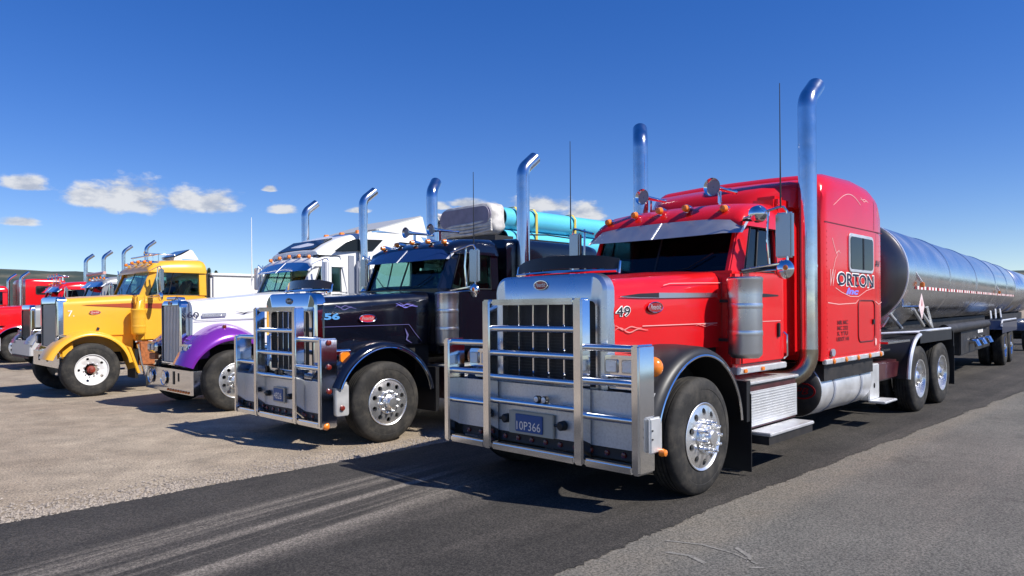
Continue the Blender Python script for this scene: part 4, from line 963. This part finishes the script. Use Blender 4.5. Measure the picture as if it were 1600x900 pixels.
def dark_truck():
    T = thing('semi_truck', 'dark navy semi truck with ladder-like bull bar and flame pinstripes, left of the red truck', 'truck', place(-.383, -4.19), RZ, ROW)
    yf = lambda s, z: .68 + (s + .59) / 1.59 * .18 + .009
    H = generic(T, dict(paint=navy, hz=(1.84, 1.93), gs=-.70, visor=bluevis, szr=4.05, zr=2.74, belt=1.97, wt=2.47, sz=4.13, sr=.1, ss=2.62, stop='mixed', gl=glass_mid, hb=1.2, rear=9, see=True))
    G = grille(T, -.7, .66, .78, 1.90, .9, 1.66, .5, 6, frame=chrome)
    emblem(G, -.702, 0, 1.80, .08, .038, axis='s', m=blkl)
    bug_shield(T, -.55, .58, 1.97, 2.08, mat('smoked_shield', (.05, .035, .02), .15, 0, .5))
    text('number', '56', lambda p, q: (-.6 + p, yf(-.6 + p, 0) + .005, 1.555 + q), .21, .085, cyanl, H, bold=.04)
    emblem(H, 0, yf(0, 0) + .003, 1.565, .13, .05, m=mat('bright_emblem_red', (.5, .02, .03), .3, 0, .4))
    flame(H, violet_dim, -.46, 1.70, .9, yf, .3); flame(H, violet, .42, 1.72, .8, yf, .34); flame(H, violet_dim, .46, 1.73, .9, yf, .3)
    M().ribbon([(.56, 1.42), (.6, 1.33), (.58, 1.27), (.66, 1.22)], [.005, .03, .02, .004], yf, .003).done('pinstripe', violet_dim, H, fix=False)
    M().ribbon([(-.6, 1.465), (0, 1.47), (.62, 1.475)], .006, yf, .003).done('pinstripe', violet_dim, H, fix=False)
    M().ribbon([(.62, 1.475), (.72, 1.35), (.82, 1.24)], .006, yf, .003).done('pinstripe', violet_dim, H, fix=False)
    B = bumper(T, -.80, 1.12, .42, .80)
    BB = bull_bar(T, -.93, .47, 1.15, .27, 1.72, 1.34, (1.42, 1.13, .83), (1.32, .98), pw=.09)
    pl = M().box(-.835, -.815, -.2, .1, .48, .68).done('licence_plate', platecream, B, bev=.005); M().box(-.845, -.836, -.17, .07, .50, .66).done('plate_face', plateblue, pl); text('plate_number', '4826', lambda p, q: (-.848, -.15 + p, .53 + q), .2, .08, whitealu, pl)
    for y in (-.34, .24): M().lathe([(-.06, .02), (-.05, .036), (.0, .04)], (-.81, y, .58), 's', 14).tube([(-.85, y - .06, .58), (-.85, y + .05, .58)], .012, 8).done('tow_hook', black, B)
    for y in (-.0, .1): M().lathe([(-.03, .03), (-.02, .036), (.02, .03)], (-.87, y, .885), 's', 14).done('fog_lamp', black, BB)
    for sd in (1, -1):
        for z in (1.29, 1.0, .71): M().lathe([(0, .034), (.02, .03), (.03, .01)], (-.82, 1.151 * sd, z), (0, sd, 0), 14).done('marker_light', redlens, BB)
        pq = M().prism(rrect(-.74, -.56, .40, .78, .03), 1.1525 * sd, 1.18 * sd).done('side_plate', whitealu, BB, bev=.008)
        M().lathe([(0, .034), (.02, .03), (.03, .01)], (-.66, 1.181 * sd, .5), (0, sd, 0), 14).done('marker_light', redlens, BB)
        M().lathe([(0, .05), (.02, .045), (.05, .03), (.06, .01)], (-.84, 1.12 * sd, .30), (-1, .4 * sd, 0), 14).done('marker_light', amber, BB)
        o = headlight(T, -.66, .70, 1.05, .98, 1.2, sd, lamps=1)
        M().prism(rrect(-.6, -.47, 1.04, 1.16, .03), 1.051 * sd, 1.066 * sd).done('turn_signal', amber, o)
        air_cleaner(T, 1.05, 1.12 * sd, 1.18, 1.90, .16)
        horn(T, 1.35, .3 * sd + .1, 2.86, .085, .5)
    antenna(T, 1.36, 1.34, 2.5, 3.58)
    SL = flat_sleeper(T, navy, 2.32, 4.6, 2.76)
    M().tube([(2.9, .9, 2.85), (3.4, .9, 2.88), (4.2, .9, 2.86)], .012, 8).done('roof_cable', black, T)
    M().box(3.0, 4.4, -.7, .7, 2.775, 2.82).done('roof_hatch', black, T, bev=.015)
    mudflap(T, 8.5, .6, 1.2, .25, 1.0); mudflap(T, 8.5, -1.2, -.6, .25, 1.0)
bluevis = mat('navy_visor', (.012, .03, .11), .12, .2, .8)
dark_truck()

# ---- white truck with purple fenders ---------------------------------------
WS, WY = -.426, -8.42
def white_truck():
    T = thing('semi_truck', 'white semi truck with purple fenders and number 60 on its hood', 'truck', place(WS, WY), RZ, ROW)
    yf = lambda s, z: .60 + (s + .48) / 1.8 * .26 + .009
    H = generic(T, dict(paint=white, gs=-.58, hz=(1.84, 2.02), hw=(.58, .86), hs1=1.3, cs1=2.34, belt=2.03, wt=2.5, zr=2.78, visor=chrome, std_fender=False, r=.51, ss=2.6, sz=4.12, sr=.085, stop='back', mshell=white, rear=9.5, gl=glass_mid, see=False, hb=1.1, drives=(7.2, 8.5), tank=True))
    # grille with vertical bars
    g = grille(T, -.62, .44, .74, 1.86, .80, 1.78, .40, 11, frame=chrome, barm=whitealu, rtop=.12, bw=.03)
    oval(g, 'grille_badge', emblem_red, -.63, 0, 1.82, .05, .03, .006, 's', ring=chrome)
    M().tube([(-.58, -.2, 1.9), (-.58, .2, 1.9)], .03, 10).done('hood_ornament', chrome, T)
    M().lathe([(0, .045), (.1, .05), (.2, .045), (.22, .01)], (-.6, .05, 1.88), 's', 14).done('hood_lamp', chrome, T)
    text('number', '60', lambda p, q: (-.57 + p, yf(-.57 + p, 0) + .006, 1.565 + q), .19, .1, navyl, H, bold=.01)
    bd = M().ribbon([(-.33, 1.605), (.06, 1.615)], .062, yf, .005).done('name_badge', greyl, H, fix=False)
    text('lettering', 'KENWORTH', lambda p, q: (-.32 + p, yf(-.32 + p, 0) + .008, 1.588 + q), .36, .042, whitealu, bd, bold=.01)
    M().ribbon([(.22, 1.665), (.3, 1.65), (.36, 1.635), (.42, 1.655), (.52, 1.665)], [.003, .012, .02, .012, .003], yf, .005).done('bird_emblem', blkl, H, fix=False)
    M().ribbon([(-.45, 1.52), (.2, 1.53), (1.2, 1.55)], .012, yf, .004).done('pinstripe', greyl, H, fix=False)
    # purple fenders: swoop from the headlight over the wheel to the cab
    for sd in (1, -1):
        rings = []
        for i in range(31):
            a0_ = 20 if sd > 0 else 48; a = a0_ + (168 - a0_) * i / 30; ca, sa = math.cos(R(a)), math.sin(R(a)); k = 1 + .12 * max(0, ca); hi = .09 * max(0, sa) ** 2
            rings.append([(-q * ca * k, y * sd, .52 + q * sa + e * hi) for y, q, e in ((.58, .76, 2.2), (.8, .79, 1.6), (1.0, .785, 1.0), (1.12, .75, .5), (1.18, .70, 0), (1.175, .665, 0), (1.14, .66, 0), (1.05, .70, 0), (.58, .70, 0))])
        M().loft(rings).done('fender', purple, T, smooth=50)
        if sd > 0: M().hexa([(-.62, .46 * sd, .85), (-.62, .9 * sd, .85), (-.3, .9 * sd, .9), (-.3, .46 * sd, .9)], [(-.6, .5 * sd, 1.2), (-.58, .85 * sd, 1.16), (-.3, .86 * sd, 1.28), (-.3, .5 * sd, 1.4)]).done('fender_nose', purple, T, bev=.03)
        headlight(T, -.68, .56, .92, .95, 1.13, sd)
        M().prism_s(rrect(min(.6 * sd, .9 * sd), max(.6 * sd, .9 * sd), .82, .93, .02), -.665, -.6).done('turn_signal', rust, T, bev=.01)
        M().lathe([(0, .02), (.05, .035), (.08, .03)], (-.1, .98 * sd, 1.36), 'z', 12).done('fender_marker', redlens, T)
    B = bumper(T, -.68, 1.06, .30, .70, chrome, slot=False, wrap=.25)
    for y in (-.62, .0): M().lathe([(-.02, .13), (-.03, .125), (-.02, .11), (.02, .02)], (-.683, y - .1, .53), 's', 28).done('fog_lamp', chrome, B); M().lathe([(-.012, .1), (-.02, .07), (-.022, .01)], (-.683, y - .1, .53), 's', 24).done('fog_lens', lens, B)
    lm = M().lathe([(-.02, .006), (-.015, .02), (0, .024)], (0, 0, 0), 's', 10).mesh('bumper_light', amber)
    for k in range(9): at('bumper_light', lm, B, -.682, .05 + k * .11, .34)
    M().box(-.69, -.684, .28, .34, .44, .66).done('bumper_slot', black, B); M().box(-.69, -.684, .5, .53, .5, .64).done('bumper_slot', black, B)
    antenna(T, 1.5, -1.34, 2.2, 3.62, whitep, .008)
    # tall sleeper with upper windows
    rings = []
    for s, zt, w in ((1.72, 2.80, .93), (1.9, 2.93, .96), (2.15, 3.06, .99), (2.5, 3.17, 1.02), (3.0, 3.24, 1.04), (3.7, 3.27, 1.05), (4.1, 3.25, 1.05), (4.2, 3.15, 1.04)):
        zb = 2.72 if s < 2.3 else 1.05
        half = [(w, zb), (w, zt - .3 if zt - .3 > zb else zb + .01)] + [(w - .16 + .16 * math.cos(R(a)), zt - .16 + .16 * math.sin(R(a))) for a in (10, 32, 55, 76, 90)] + [(w * .4, zt + .02), (0, zt + .025)]
        rings.append([(s, y, q) for y, q in half] + [(s, -y, q) for y, q in half[-2::-1]])
    SL = M().loft(rings).done('sleeper', white, T, smooth=50)
    M().box(2.3, 2.46, -1.02, 1.02, 1.05, 2.75).done('sleeper_wall', greyl, T, bev=.02)
    M().prism([(1.98, 2.79), (2.86, 2.85), (3.1, 3.08), (2.42, 3.05), (2.25, 2.98)], 1.035, 1.06).done('upper_window', glass_black, SL, bev=.006)
    M().prism([(3.32, 2.8), (4.0, 2.84), (4.02, 3.05), (3.5, 3.06), (3.3, 2.93)], 1.05, 1.075).done('upper_window', glass_black, SL, bev=.006)
    M().hexa([(1.75, -.7, 2.86), (1.75, .7, 2.86), (2.12, .74, 3.075), (2.12, -.74, 3.075)], [(1.78, -.7, 2.84), (1.78, .7, 2.84), (2.15, .74, 3.05), (2.15, -.74, 3.05)]).done('upper_windshield', glass_black, SL)
    # roof deflector
    D = M().hexa([(3.0, -.95, 3.3), (3.0, .95, 3.3), (4.12, .98, 3.66), (4.12, -.98, 3.66)], [(3.03, -.95, 3.27), (3.03, .95, 3.27), (4.15, .98, 3.63), (4.15, -.98, 3.63)]).done('roof_deflector', mat('deflector_grey', (.42, .43, .42), .4), T)
    for sd in (1, -1): M().prism([(3.05, 3.27), (4.3, 3.2), (4.16, 3.64), (3.05, 3.29)], .951 * sd, .985 * sd).done('deflector_side', white, D)
    for y in (-.6, 0, .6): M().lathe([(0, .01), (.02, .04), (.1, .045)], (2.75, y, 3.25), 's', 12).done('marker_light', amber, T)
    for sd in (1, -1):      # intake pipes and mufflers beside the stacks
        for k, (ds, rr) in enumerate(((.0, .11),)): M().lathe([(0, rr), (1.5, rr), (1.52, rr * .8)], (2.6, 1.1 * sd, 1.0), 'z', 24).done('muffler', steel, T)
        M().tube([(2.5, 1.04 * sd, 1.1), (2.5, 1.06 * sd, 2.55), (2.56, 1.06 * sd, 2.66), (2.68, 1.0 * sd, 2.72)], .045, 12).done('intake_pipe', greyl, T)
        M().tube([(2.85, 1.08 * sd, 1.1), (2.85, 1.08 * sd, 2.5)], .05, 12).done('intake_pipe', steel, T)
white_truck()

# ---- yellow truck ----------------------------------------------------------
YS, YY = -1.46, -12.59
def yellow_truck():
    T = thing('semi_truck', 'yellow day-cab semi truck number 7 with white wheel and brown hood stripe', 'truck', place(YS, YY), RZ, ROW)
    yf = lambda s, z: .68 + (s + .36) / 1.26 * .16 + .009
    H = generic(T, dict(paint=yellow, gs=-.47, hz=(1.95, 2.03), hw=(.68, .84), hs1=.9, cs1=2.36, belt=2.03, wt=2.52, zr=2.83, r=.53, rim='spoke', rimm=wheelwhite, hubm=hubred, gl=glass_mid, see=True, ftrim=None, fr=.74, a0r=60, stack=False, rear=6, drives=(4.6, 5.9), hb=1.2, hoodside=yellow, tank=False, lights=(-.7, -.3, .1, .5, .85), lbig=1.1))
    grille(T, -.47, .66, .86, 1.985, .98, 1.84, .56, 13, frame=chrome, barm=brushed, bw=.03, rtop=.1, depth=.16)
    emblem(H, .18, yf(.18, 0) + .003, 1.67, .1, .04, m=mat('emblem_orange', (.45, .05, .02), .4))
    text('number', '7.', lambda p, q: (-.29 + p, yf(-.29 + p, 0) + .005, 1.59 + q), .11, .12, whitep, H)
    M().ribbon([(-.05, 1.82), (.4, 1.815), (.88, 1.81)], [.004, .05, .1], yf, .004).done('stripe', brownstripe, H, fix=False)
    M().ribbon([(1.06, 1.80), (1.6, 1.795), (2.25, 1.79)], [.1, .12, .12], lambda s, z: 1.013, .003).done('stripe', brownstripe, T, fix=False)
    M().ribbon([(.22, 1.30), (.24, 1.36)], .05, yf, .004).done('hood_latch', blkl, H, fix=False)
    B = bumper(T, -.54, .98, .58, .88, alu, slot=False, wrap=.15)
    M().box(-.5, -.36, -.9, .9, .83, .92).done('bumper_shelf', alu, B, bev=.02)
    for y in (.15, -.5): M().box(-.548, -.542, y, y + .1, .68, .8).done('bumper_slot', black, B)
    for sd in (1, -1):
        headlight(T, -.5, .7, .92, 1.02, 1.22, sd, lamps=1, m=black)
        M().hexa([(-.52, .6 * sd, .78), (-.52, 1.1 * sd, .78), (-.3, 1.15 * sd, .8), (-.3, .6 * sd, .8)], [(-.5, .6 * sd, .95), (-.48, 1.0 * sd, .93), (-.3, 1.1 * sd, 1.1), (-.3, .6 * sd, 1.2)]).done('fender_nose', yellow, T, bev=.03)
        # fender tail, step hanger and battery box
        M().hexa([(.62, .68 * sd, 1.0), (.66, 1.2 * sd, .95), (.72, 1.2 * sd, .95), (.7, .68 * sd, 1.0)], [(.82, .7 * sd, .4), (.84, 1.2 * sd, .4), (.9, 1.2 * sd, .4), (.9, .7 * sd, .4)]).done('fender_tail', yellow, T, bev=.01)
        M().box(.95, 1.25, min(.75 * sd, 1.0 * sd), max(.75 * sd, 1.0 * sd), .55, 1.05).done('battery_box', rust, T, bev=.02)
        M().tube([(.88, 1.1 * sd, 1.0), (.95, 1.1 * sd, .6), (1.0, 1.12 * sd, .35), (1.3, 1.12 * sd, .35)], .025, 8).done('step_hanger', alu, T)
        air_cleaner(T, .92, 1.02 * sd, 1.2, 1.72, .14, m=yellow, band=yellow, hoop=yellow)
        M().tube([(.92, 1.0 * sd, 1.7), (.95, .98 * sd, 1.85), (1.02, .9 * sd, 1.95)], .06, 12).done('intake_pipe', yellow, T)
    M().hexa([(1.9, -.45, 2.93), (1.9, .4, 2.93), (2.2, .42, 3.09), (2.2, -.45, 3.09)], [(1.92, -.45, 2.91), (1.92, .4, 2.91), (2.23, .42, 3.06), (2.23, -.45, 3.06)]).done('roof_deflector', blackgl, T)
    for sd in (1, -1): M().prism([(1.9, 2.88), (2.4, 2.86), (2.27, 3.06), (2.22, 3.08)], .425 * sd, .45 * sd).done('deflector_side', white, T)
    M().tube([(1.4, -.9, 2.92), (1.4, .9, 2.92)], .018, 8).tube([(1.4, -.8, 2.7), (1.4, -.8, 2.92)], .012, 6).tube([(1.4, .8, 2.7), (1.4, .8, 2.92)], .012, 6).done('roof_rail', alu, T)
    horn(T, 1.3, .25, 2.96, .05, .6)
    M().box(2.365, 2.41, -.93, .93, 1.1, 2.6).done('headache_rack', frame_m, T)
    mudflap(T, 6.5, .6, 1.2, .3, 1.0)
yellow_truck()

# ---- trucks farther left ---------------------------------------------------
def far_trucks():
    T = thing('semi_truck', 'silver-grey semi truck behind the yellow one, only cab and chrome front showing', 'truck', place(-.05, -21), RZ, ROW)
    generic(T, dict(paint=grey_paint, gs=-.6, hz=(1.86, 1.95), visor=chrome, full=False, ss=2.45, sz=4.05, sr=.06, zr=2.82, wt=2.55, drives=(6.6,), rear=7.5, see=True, gl=glass_dark))
    grille(T, -.6, .62, .8, 1.9, .9, 1.75, .52, 6); bumper(T, -.75, 1.15, .42, .85, bumperm); headlight(T, -.6, .68, 1.0, 1.0, 1.18, 1); headlight(T, -.6, .68, 1.0, 1.0, 1.18, -1)
    M().tube([(1.3, -.9, 2.9), (1.3, .9, 2.9)], .05, 10).done('light_bar', mat('pale_pink_lens', (.6, .35, .3), .3), T)
    T = thing('semi_truck', 'red semi truck with chrome roof lamps and twin stacks, beyond the silver one', 'truck', place(-.25, -25.2), RZ, ROW)
    generic(T, dict(paint=red, gs=-.6, hz=(1.86, 1.95), visor=chrome, full=False, sz=3.98, sr=.07, zr=2.78, drives=(6.6,), rear=7.5))
    grille(T, -.6, .66, .8, 1.9, .9, 1.75, .54, 6, frame=whitealu); bumper(T, -.75, 1.15, .42, .85, bumperm); headlight(T, -.6, .68, 1.0, 1.0, 1.18, 1); headlight(T, -.6, .68, 1.0, 1.0, 1.18, -1)
    for y in (-.6, -.25, .2, .6): horn(T, 1.25, y, 2.95, .11, .3)
    T = thing('semi_truck', 'red semi truck with red sleeper box at the far left edge of the row', 'truck', place(-1.95, -29.4), RZ, ROW)
    generic(T, dict(paint=red, gs=-.6, hz=(1.86, 1.95), visor=red, full=False, sz=3.35, sr=.06, zr=2.72, drives=(6.6,), rear=7.5))
    grille(T, -.6, .66, .8, 1.9, .9, 1.75, .54, 6); bumper(T, -.75, 1.15, .42, .85, bumperm)
    flat_sleeper(T, red, 2.75, 4.12, 3.0, 1.1)
far_trucks()
# ------------------------------------------------------------------ trailers and loads
def tank_trailer():
    yaw = R(3.85); P = place(7.45, 0)
    T = thing('tank_trailer', 'long polished stainless steel tank trailer coupled behind the red truck', 'trailer', P, RZ + yaw)
    zc, r = 2.23, .91; s0, s1 = -.37, 16.4
    M().lathe([(0, r * .995), (.02, r), (s1 - s0, r)], (s0, 0, zc), 's', 72, cap=False).done('tank_barrel', tankm, T, smooth=60)
    M().lathe([(-.16, .02), (-.155, r * .3), (-.125, r * .62), (-.08, r * .85), (-.03, r * .965), (0, r * .995)], (s0, 0, zc), 's', 60, cap=False).done('tank_head', tankend_shaded, T, smooth=60)
    M().lathe([(0, r), (.1, r * .9), (.2, r * .6), (.24, .02)], (s1, 0, zc), 's', 48, cap=False).done('tank_head', tankend_shaded, T, smooth=60)
    for s in (s0 + .01, 3.6, 7.3, 10.95, 13.8, s1 - .05):
        M().lathe([(0, r + .001), (.005, r + .016), (.05, r + .016), (.055, r + .001)], (s, 0, zc), 's', 72, cap=False).done('tank_ring', whitealu if s < 0 else tankm, T, smooth=60)
    # reflective tape
    za = -.27; y_t = math.sqrt((r + .003) ** 2 - za ** 2)
    A = M().box(0, .15, 0, .004, 0, .055).mesh('reflector', redlens_t); Bm = M().box(0, .15, 0, .004, 0, .055).mesh('reflector', whitep)
    s = .35; k = 0
    while s < 16:
        at('reflector', A if k % 2 == 0 else Bm, T, s, y_t + .013, zc + za); s += .152 if k % 6 != 5 else .26; k += 1
    # amber marker brackets
    for s in (.2, 11.0):
        M().hexa([(s, .82, zc + .12), (s + .04, .82, zc + .12), (s + .04, .87, zc + .12), (s, .87, zc + .12)], [(s + .22, .93, zc - .14), (s + .26, .93, zc - .14), (s + .26, .98, zc - .14), (s + .22, .98, zc - .14)]).done('strut', whitealu, T)
        M().box(s + .22, s + .34, .94, 1.0, zc - .24, zc - .15).done('marker_light', amber, T, bev=.012)
    # upper coupler, landing gear, hose tubes
    M().hexa([(-.2, -.5, 1.30), (-.2, .5, 1.30), (1.1, .5, 1.30), (1.1, -.5, 1.30)], [(-.1, -.75, 1.75), (-.1, .75, 1.75), (1.3, .75, 1.6), (1.3, -.75, 1.6)]).done('upper_coupler', tankm, T, bev=.02)
    for a, b in (((-.3, .62, 1.55), (.4, .66, 1.28)), ((.6, .8, 1.62), (1.5, .8, 1.3)), ((.9, .85, 1.6), (1.9, .85, 1.28)), ((1.8, .8, 1.65), (2.0, .85, 1.25))): M().tube([a, b], .028, 8).done('brace', whitealu, T)
    M().box(1.2, 13.5, -.35, .35, 1.18, 1.36).done('sub_frame', frame_m, T)
    for sd in (1, -1):
        M().box(2.9, 3.05, min(.55 * sd, .7 * sd), max(.55 * sd, .7 * sd), .42, 1.3).done('landing_leg', frame_m, T); M().box(2.83, 3.12, min(.5 * sd, .75 * sd), max(.5 * sd, .75 * sd), .38, .42).done('landing_foot', frame_m, T)
        M().tube([(2.6, .95 * sd, 1.2), (8.6, .95 * sd, 1.2)], .1, 16).done('hose_tube', frame_m, T)
    M().box(4.6, 9.25, -.9, .95, .58, 1.17).done('valve_box', frame_m, T, bev=.02)
    for s in (5.8, 6.8, 7.9): M().tube([(s, .95, .85), (s, 1.08, .85), (s, 1.12, .74)], .07, 12).done('discharge_valve', alu, T)
    for k in range(4): M().box(7.0 + .22 * k, 7.16 + .22 * k, .955, .97, 1.0, 1.08).done('valve_tag', whitep, T)
    # placard
    p = M().prism([(.0, 1.66), (.22, 1.44), (.44, 1.66), (.22, 1.88)], 1.0, 1.007).done('hazard_placard', placardm, T)
    M().prism([(.18, 1.68), (.22, 1.66), (.26, 1.68), (.25, 1.74), (.22, 1.79), (.20, 1.74)], 1.0075, 1.009).done('flame_symbol', redlens_t, p)
    text('placard_number', '3', lambda q, w: (.2 + q, 1.0085, 1.53 + w), .04, .07, redlens_t, p)
    M().tube([(.22, .7, 1.66), (.22, 1.0, 1.66)], .02, 6).done('placard_arm', alu, T)
    # running gear
    for sd in (1, -1):
        ya, yb = sorted((.6 * sd, 1.22 * sd))
        pr = [(9.35, 1.02), (9.5, 1.25), (13.0, 1.25), (13.15, 1.0), (13.11, 1.0), (12.97, 1.22), (9.53, 1.22), (9.39, 1.02)]
        q = M().prism(pr, ya, yb).done('fender', bluep, T); M().box(9.4, 13.1, yb - .012 if sd > 0 else ya, yb if sd > 0 else ya + .012, .92, 1.2).done('fender_skirt', bluep, q)
        M().tube([(9.4, 1.2 * sd, 1.1), (9.52, 1.2 * sd, 1.262), (13.0, 1.2 * sd, 1.262)], .022, 8).done('fender_edge', whitealu, q)
        for a, b in (((9.6, 1.2), (10.8, 1.5)), ((10.6, 1.2), (11.9, 1.55)), ((11.8, 1.2), (13.0, 1.55))): M().tube([(a[0], .95 * sd, a[1] + .1), (b[0], .8 * sd, b[1])], .022, 8).done('brace', whitealu, q)
        for s in (10.35, 11.85): wheel(T, s, 1.2, .52, 'dual', alu, w=.27, sd=sd, detail=False); wheel(T, s, .87, .52, 'dual', alu, w=.27, sd=sd, detail=False)
    for s in (10.35, 11.85): M().tube([(s, -.9, .52), (s, .9, .52)], .1, 12).done('axle', frame_m, T)
    M().box(9.4, 13.1, -.5, .5, .75, 1.15).done('bogie', frame_m, T, bev=.03)
redlens_t = mat('reflective_red', (.42, .02, .03), .35)
tank_trailer()
def pup_trailer():
    yaw = R(3.85); D = Vector((math.sin(TH - yaw), math.cos(TH - yaw), 0)); P = place(7.45, 0) + D * 17.1
    T = thing('tank_trailer', 'second stainless tank trailer, at the far end behind the long one', 'trailer', P, RZ + yaw)
    r, zc = .9, 2.22
    M().lathe([(-.24, .02), (-.22, r * .4), (-.12, r * .85), (0, r), (7.5, r), (7.62, r * .85), (7.72, r * .4), (7.74, .02)], (.2, 0, zc), 's', 64, cap=False).done('tank_barrel', tankm, T, smooth=50)
    M().box(.3, 7.6, -.4, .4, 1.1, 1.36).done('sub_frame', frame_m, T)
    for s in (1.4, 6.4):
        M().tube([(s, -.9, .52), (s, .9, .52)], .1, 12).done('axle', frame_m, T); M().box(s - .5, s + .5, -.45, .45, .6, 1.099).done('bogie', frame_m, T)
        for sd in (1, -1):
            wheel(T, s, 1.2, .52, 'dual', rimalu, w=.27, sd=sd, detail=False)
            M().prism(arc_pts((s, .52), .66, 20, 160, 12) + arc_pts((s, .52), .63, 160, 20, 12), min(.62 * sd, 1.22 * sd), max(.62 * sd, 1.22 * sd)).done('fender', bluep, T)
pup_trailer()

def pipe_trailer():
    P = place(WS, WY); T = thing('flatbed_trailer', 'flatbed trailer behind the white truck, carrying light blue pipes', 'trailer', P, RZ)
    M().box(6.0, 15.5, -1.25, 1.25, 1.3, 1.45).done('deck', frame_m, T); M().box(6.0, 6.08, -1.22, 1.22, 1.452, 2.6).done('headboard', alu, T)
    for y in (.45, -.45): M().box(6.2, 15, y - .06, y + .06, .95, 1.298).done('frame_rail', frame_m, T)
    for sd in (1, -1):
        for s in (13.2, 14.5): wheel(T, s, 1.2, .5, 'dual', alu, w=.27, sd=sd, detail=False)
    for s in (13.2, 14.5): M().tube([(s, -.95, .5), (s, .95, .5)], .1, 12).done('axle', frame_m, T)
    for sd in (1, -1): M().box(9.0, 9.15, min(.5 * sd, .65 * sd), max(.5 * sd, .65 * sd), .02, 1.0).done('landing_leg', frame_m, T)
    # pipes
    d = .53; n = 28
    me = None
    rows = ('bottom', 'second', 'middle', 'fourth', 'top'); cols = ('nearest the navy truck', 'second from the navy truck', 'third from the navy truck', 'farthest from the navy truck')
    prof = [(0, d / 2 - .02), (0, d / 2), (8.0, d / 2), (8.0, d / 2 - .02), (0, d / 2 - .02)]
    me = M().lathe(prof, (0, 0, 0), 's', n, cap=False).mesh('pipe', cyan)
    for k in range(5):
        for c in range(4):
            o = obj('pipe', me); o.location = P + U * (6.62 + .05 * ((k * 7 + c * 3) % 4)) + V * ((1.5 - c) * (d + .012)) + Vector((0, 0, 1.455 + d / 2 + k * (d + .002))); o.rotation_euler = (0, 0, RZ)
            tag(o, 'light blue pipe, %s layer of the load, %s' % (rows[k], cols[c]), 'pipe', 'light blue pipes on the flatbed')
    zt = 1.455 + 5 * (d + .002); hw = 2 * (d + .012) + .006
    for i, (s, w) in enumerate(((6.95, 'first'), (7.6, 'second'), (9.1, 'third'))):
        pts = [(hw + .004, 1.45), (hw + .004, zt - .12), (hw - .1, zt + .008), (-hw + .1, zt + .008), (-hw - .004, zt - .12), (-hw - .004, 1.45)]
        b = M(); A = [b.v((s, y, z)) for y, z in pts]; B = [b.v((s + .08, y, z)) for y, z in pts]; C = [b.v((s, y * 1.006, z + .006)) for y, z in pts]; D = [b.v((s + .08, y * 1.006, z + .006)) for y, z in pts]
        for k in range(5):
            for X, Y_ in ((A, B), (C, D), (A, C), (B, D)): b.f([X[k], X[k + 1], Y_[k + 1], Y_[k]])
        o = b.done('load_strap', strapm); o.location = P; o.rotation_euler = (0, 0, RZ); tag(o, 'yellow strap over the light blue pipes, %s from the wrapped end' % w, 'strap', 'straps over the pipe load')
    # wrapped bundles at the front of the load
    def bundle(y0, y1, z0, z1, s0, s1, m, face, label, seed):
        B = thing('wrapped_bundle', label, 'bundle', P, RZ, 'wrapped bundles on the pipe load')
        rings = []
        for i in range(9):
            k = i / 8; s = s0 + (s1 - s0) * k; e = 1 - .10 * (2 * k - 1) ** 6; ring = []
            for j, (y, z) in enumerate(rrect(y0, y1, z0, z1, min(.3, (z1 - z0) * .42, (y1 - y0) * .42), 6)):
                cy, cz = (y0 + y1) / 2, (z0 + z1) / 2; wv = 1 + .09 * noise.noise((s * 4, y * 4 + seed, z * 5))
                ring.append((s + .03 * noise.noise((y * 5, z * 5, seed)), cy + (y - cy) * e * wv, cz + (z - cz) * e * wv))
            rings.append(ring)
        M().loft(rings).done('cover', m, B, smooth=70)
        M().prism_s(rrect(y0 + .07, y1 - .06, z0 + .30 * (z1 - z0), z1 - .05, .24, 6), s0 - .03, s0 + .1).done('end_panel', face, B, bev=.03)
        for i in range(5):
            z = z0 + .05 + .055 * i; M().tube([(s0 + .03, y0 + .06, z - .02), (s0 - .02 - .02 * (i % 2), y0 + (y1 - y0) * .3, z + .015), (s0 - .03, y0 + (y1 - y0) * .65, z + .03 * (i % 3)), (s0 + .02, y1 - .05, z + .08)], .035, 8).done('fold', m, B)
    bundle(-.84, 1.1, zt - .72, zt + .05, 6.12, 6.6, tarp, tarpg, 'large wrapped bundle with grey end on the front of the pipe load', 1)
    bundle(-1.42, -.86, zt - .65, zt + .0, 6.25, 6.7, tarp, tarp, 'small crumpled white bundle beside the larger wrapped bundle', 5)
    M().box(6.1, 6.7, -1.2, 1.2, 2.65, zt - .735).done('dunnage', frame_m, T)
pipe_trailer()

def box_trailer():
    T = thing('box_trailer', 'low white smooth-sided trailer behind the yellow cab', 'trailer', place(YS, YY), RZ)
    M().box(2.46, 10.0, -1.0, 1.0, 1.15, 2.5).done('body', boxwhite, T, bev=.05)
    M().box(2.45, 10.03, -1.015, 1.015, 2.47, 2.54).done('top_rim', boxwhite, T, bev=.02)
    for y in (.45, -.45): M().box(3.2, 10, y - .06, y + .06, .9, 1.148).done('frame_rail', frame_m, T)
    for sd in (1, -1):
        for s in (7.6, 8.9): wheel(T, s, 1.2, .5, 'dual', alu, w=.27, sd=sd, detail=False)
        M().box(3.6, 3.75, min(.5 * sd, .65 * sd), max(.5 * sd, .65 * sd), .02, 1.0).done('landing_leg', frame_m, T)
    for s in (7.6, 8.9): M().tube([(s, -.95, .5), (s, .95, .5)], .1, 12).done('axle', frame_m, T)
box_trailer()
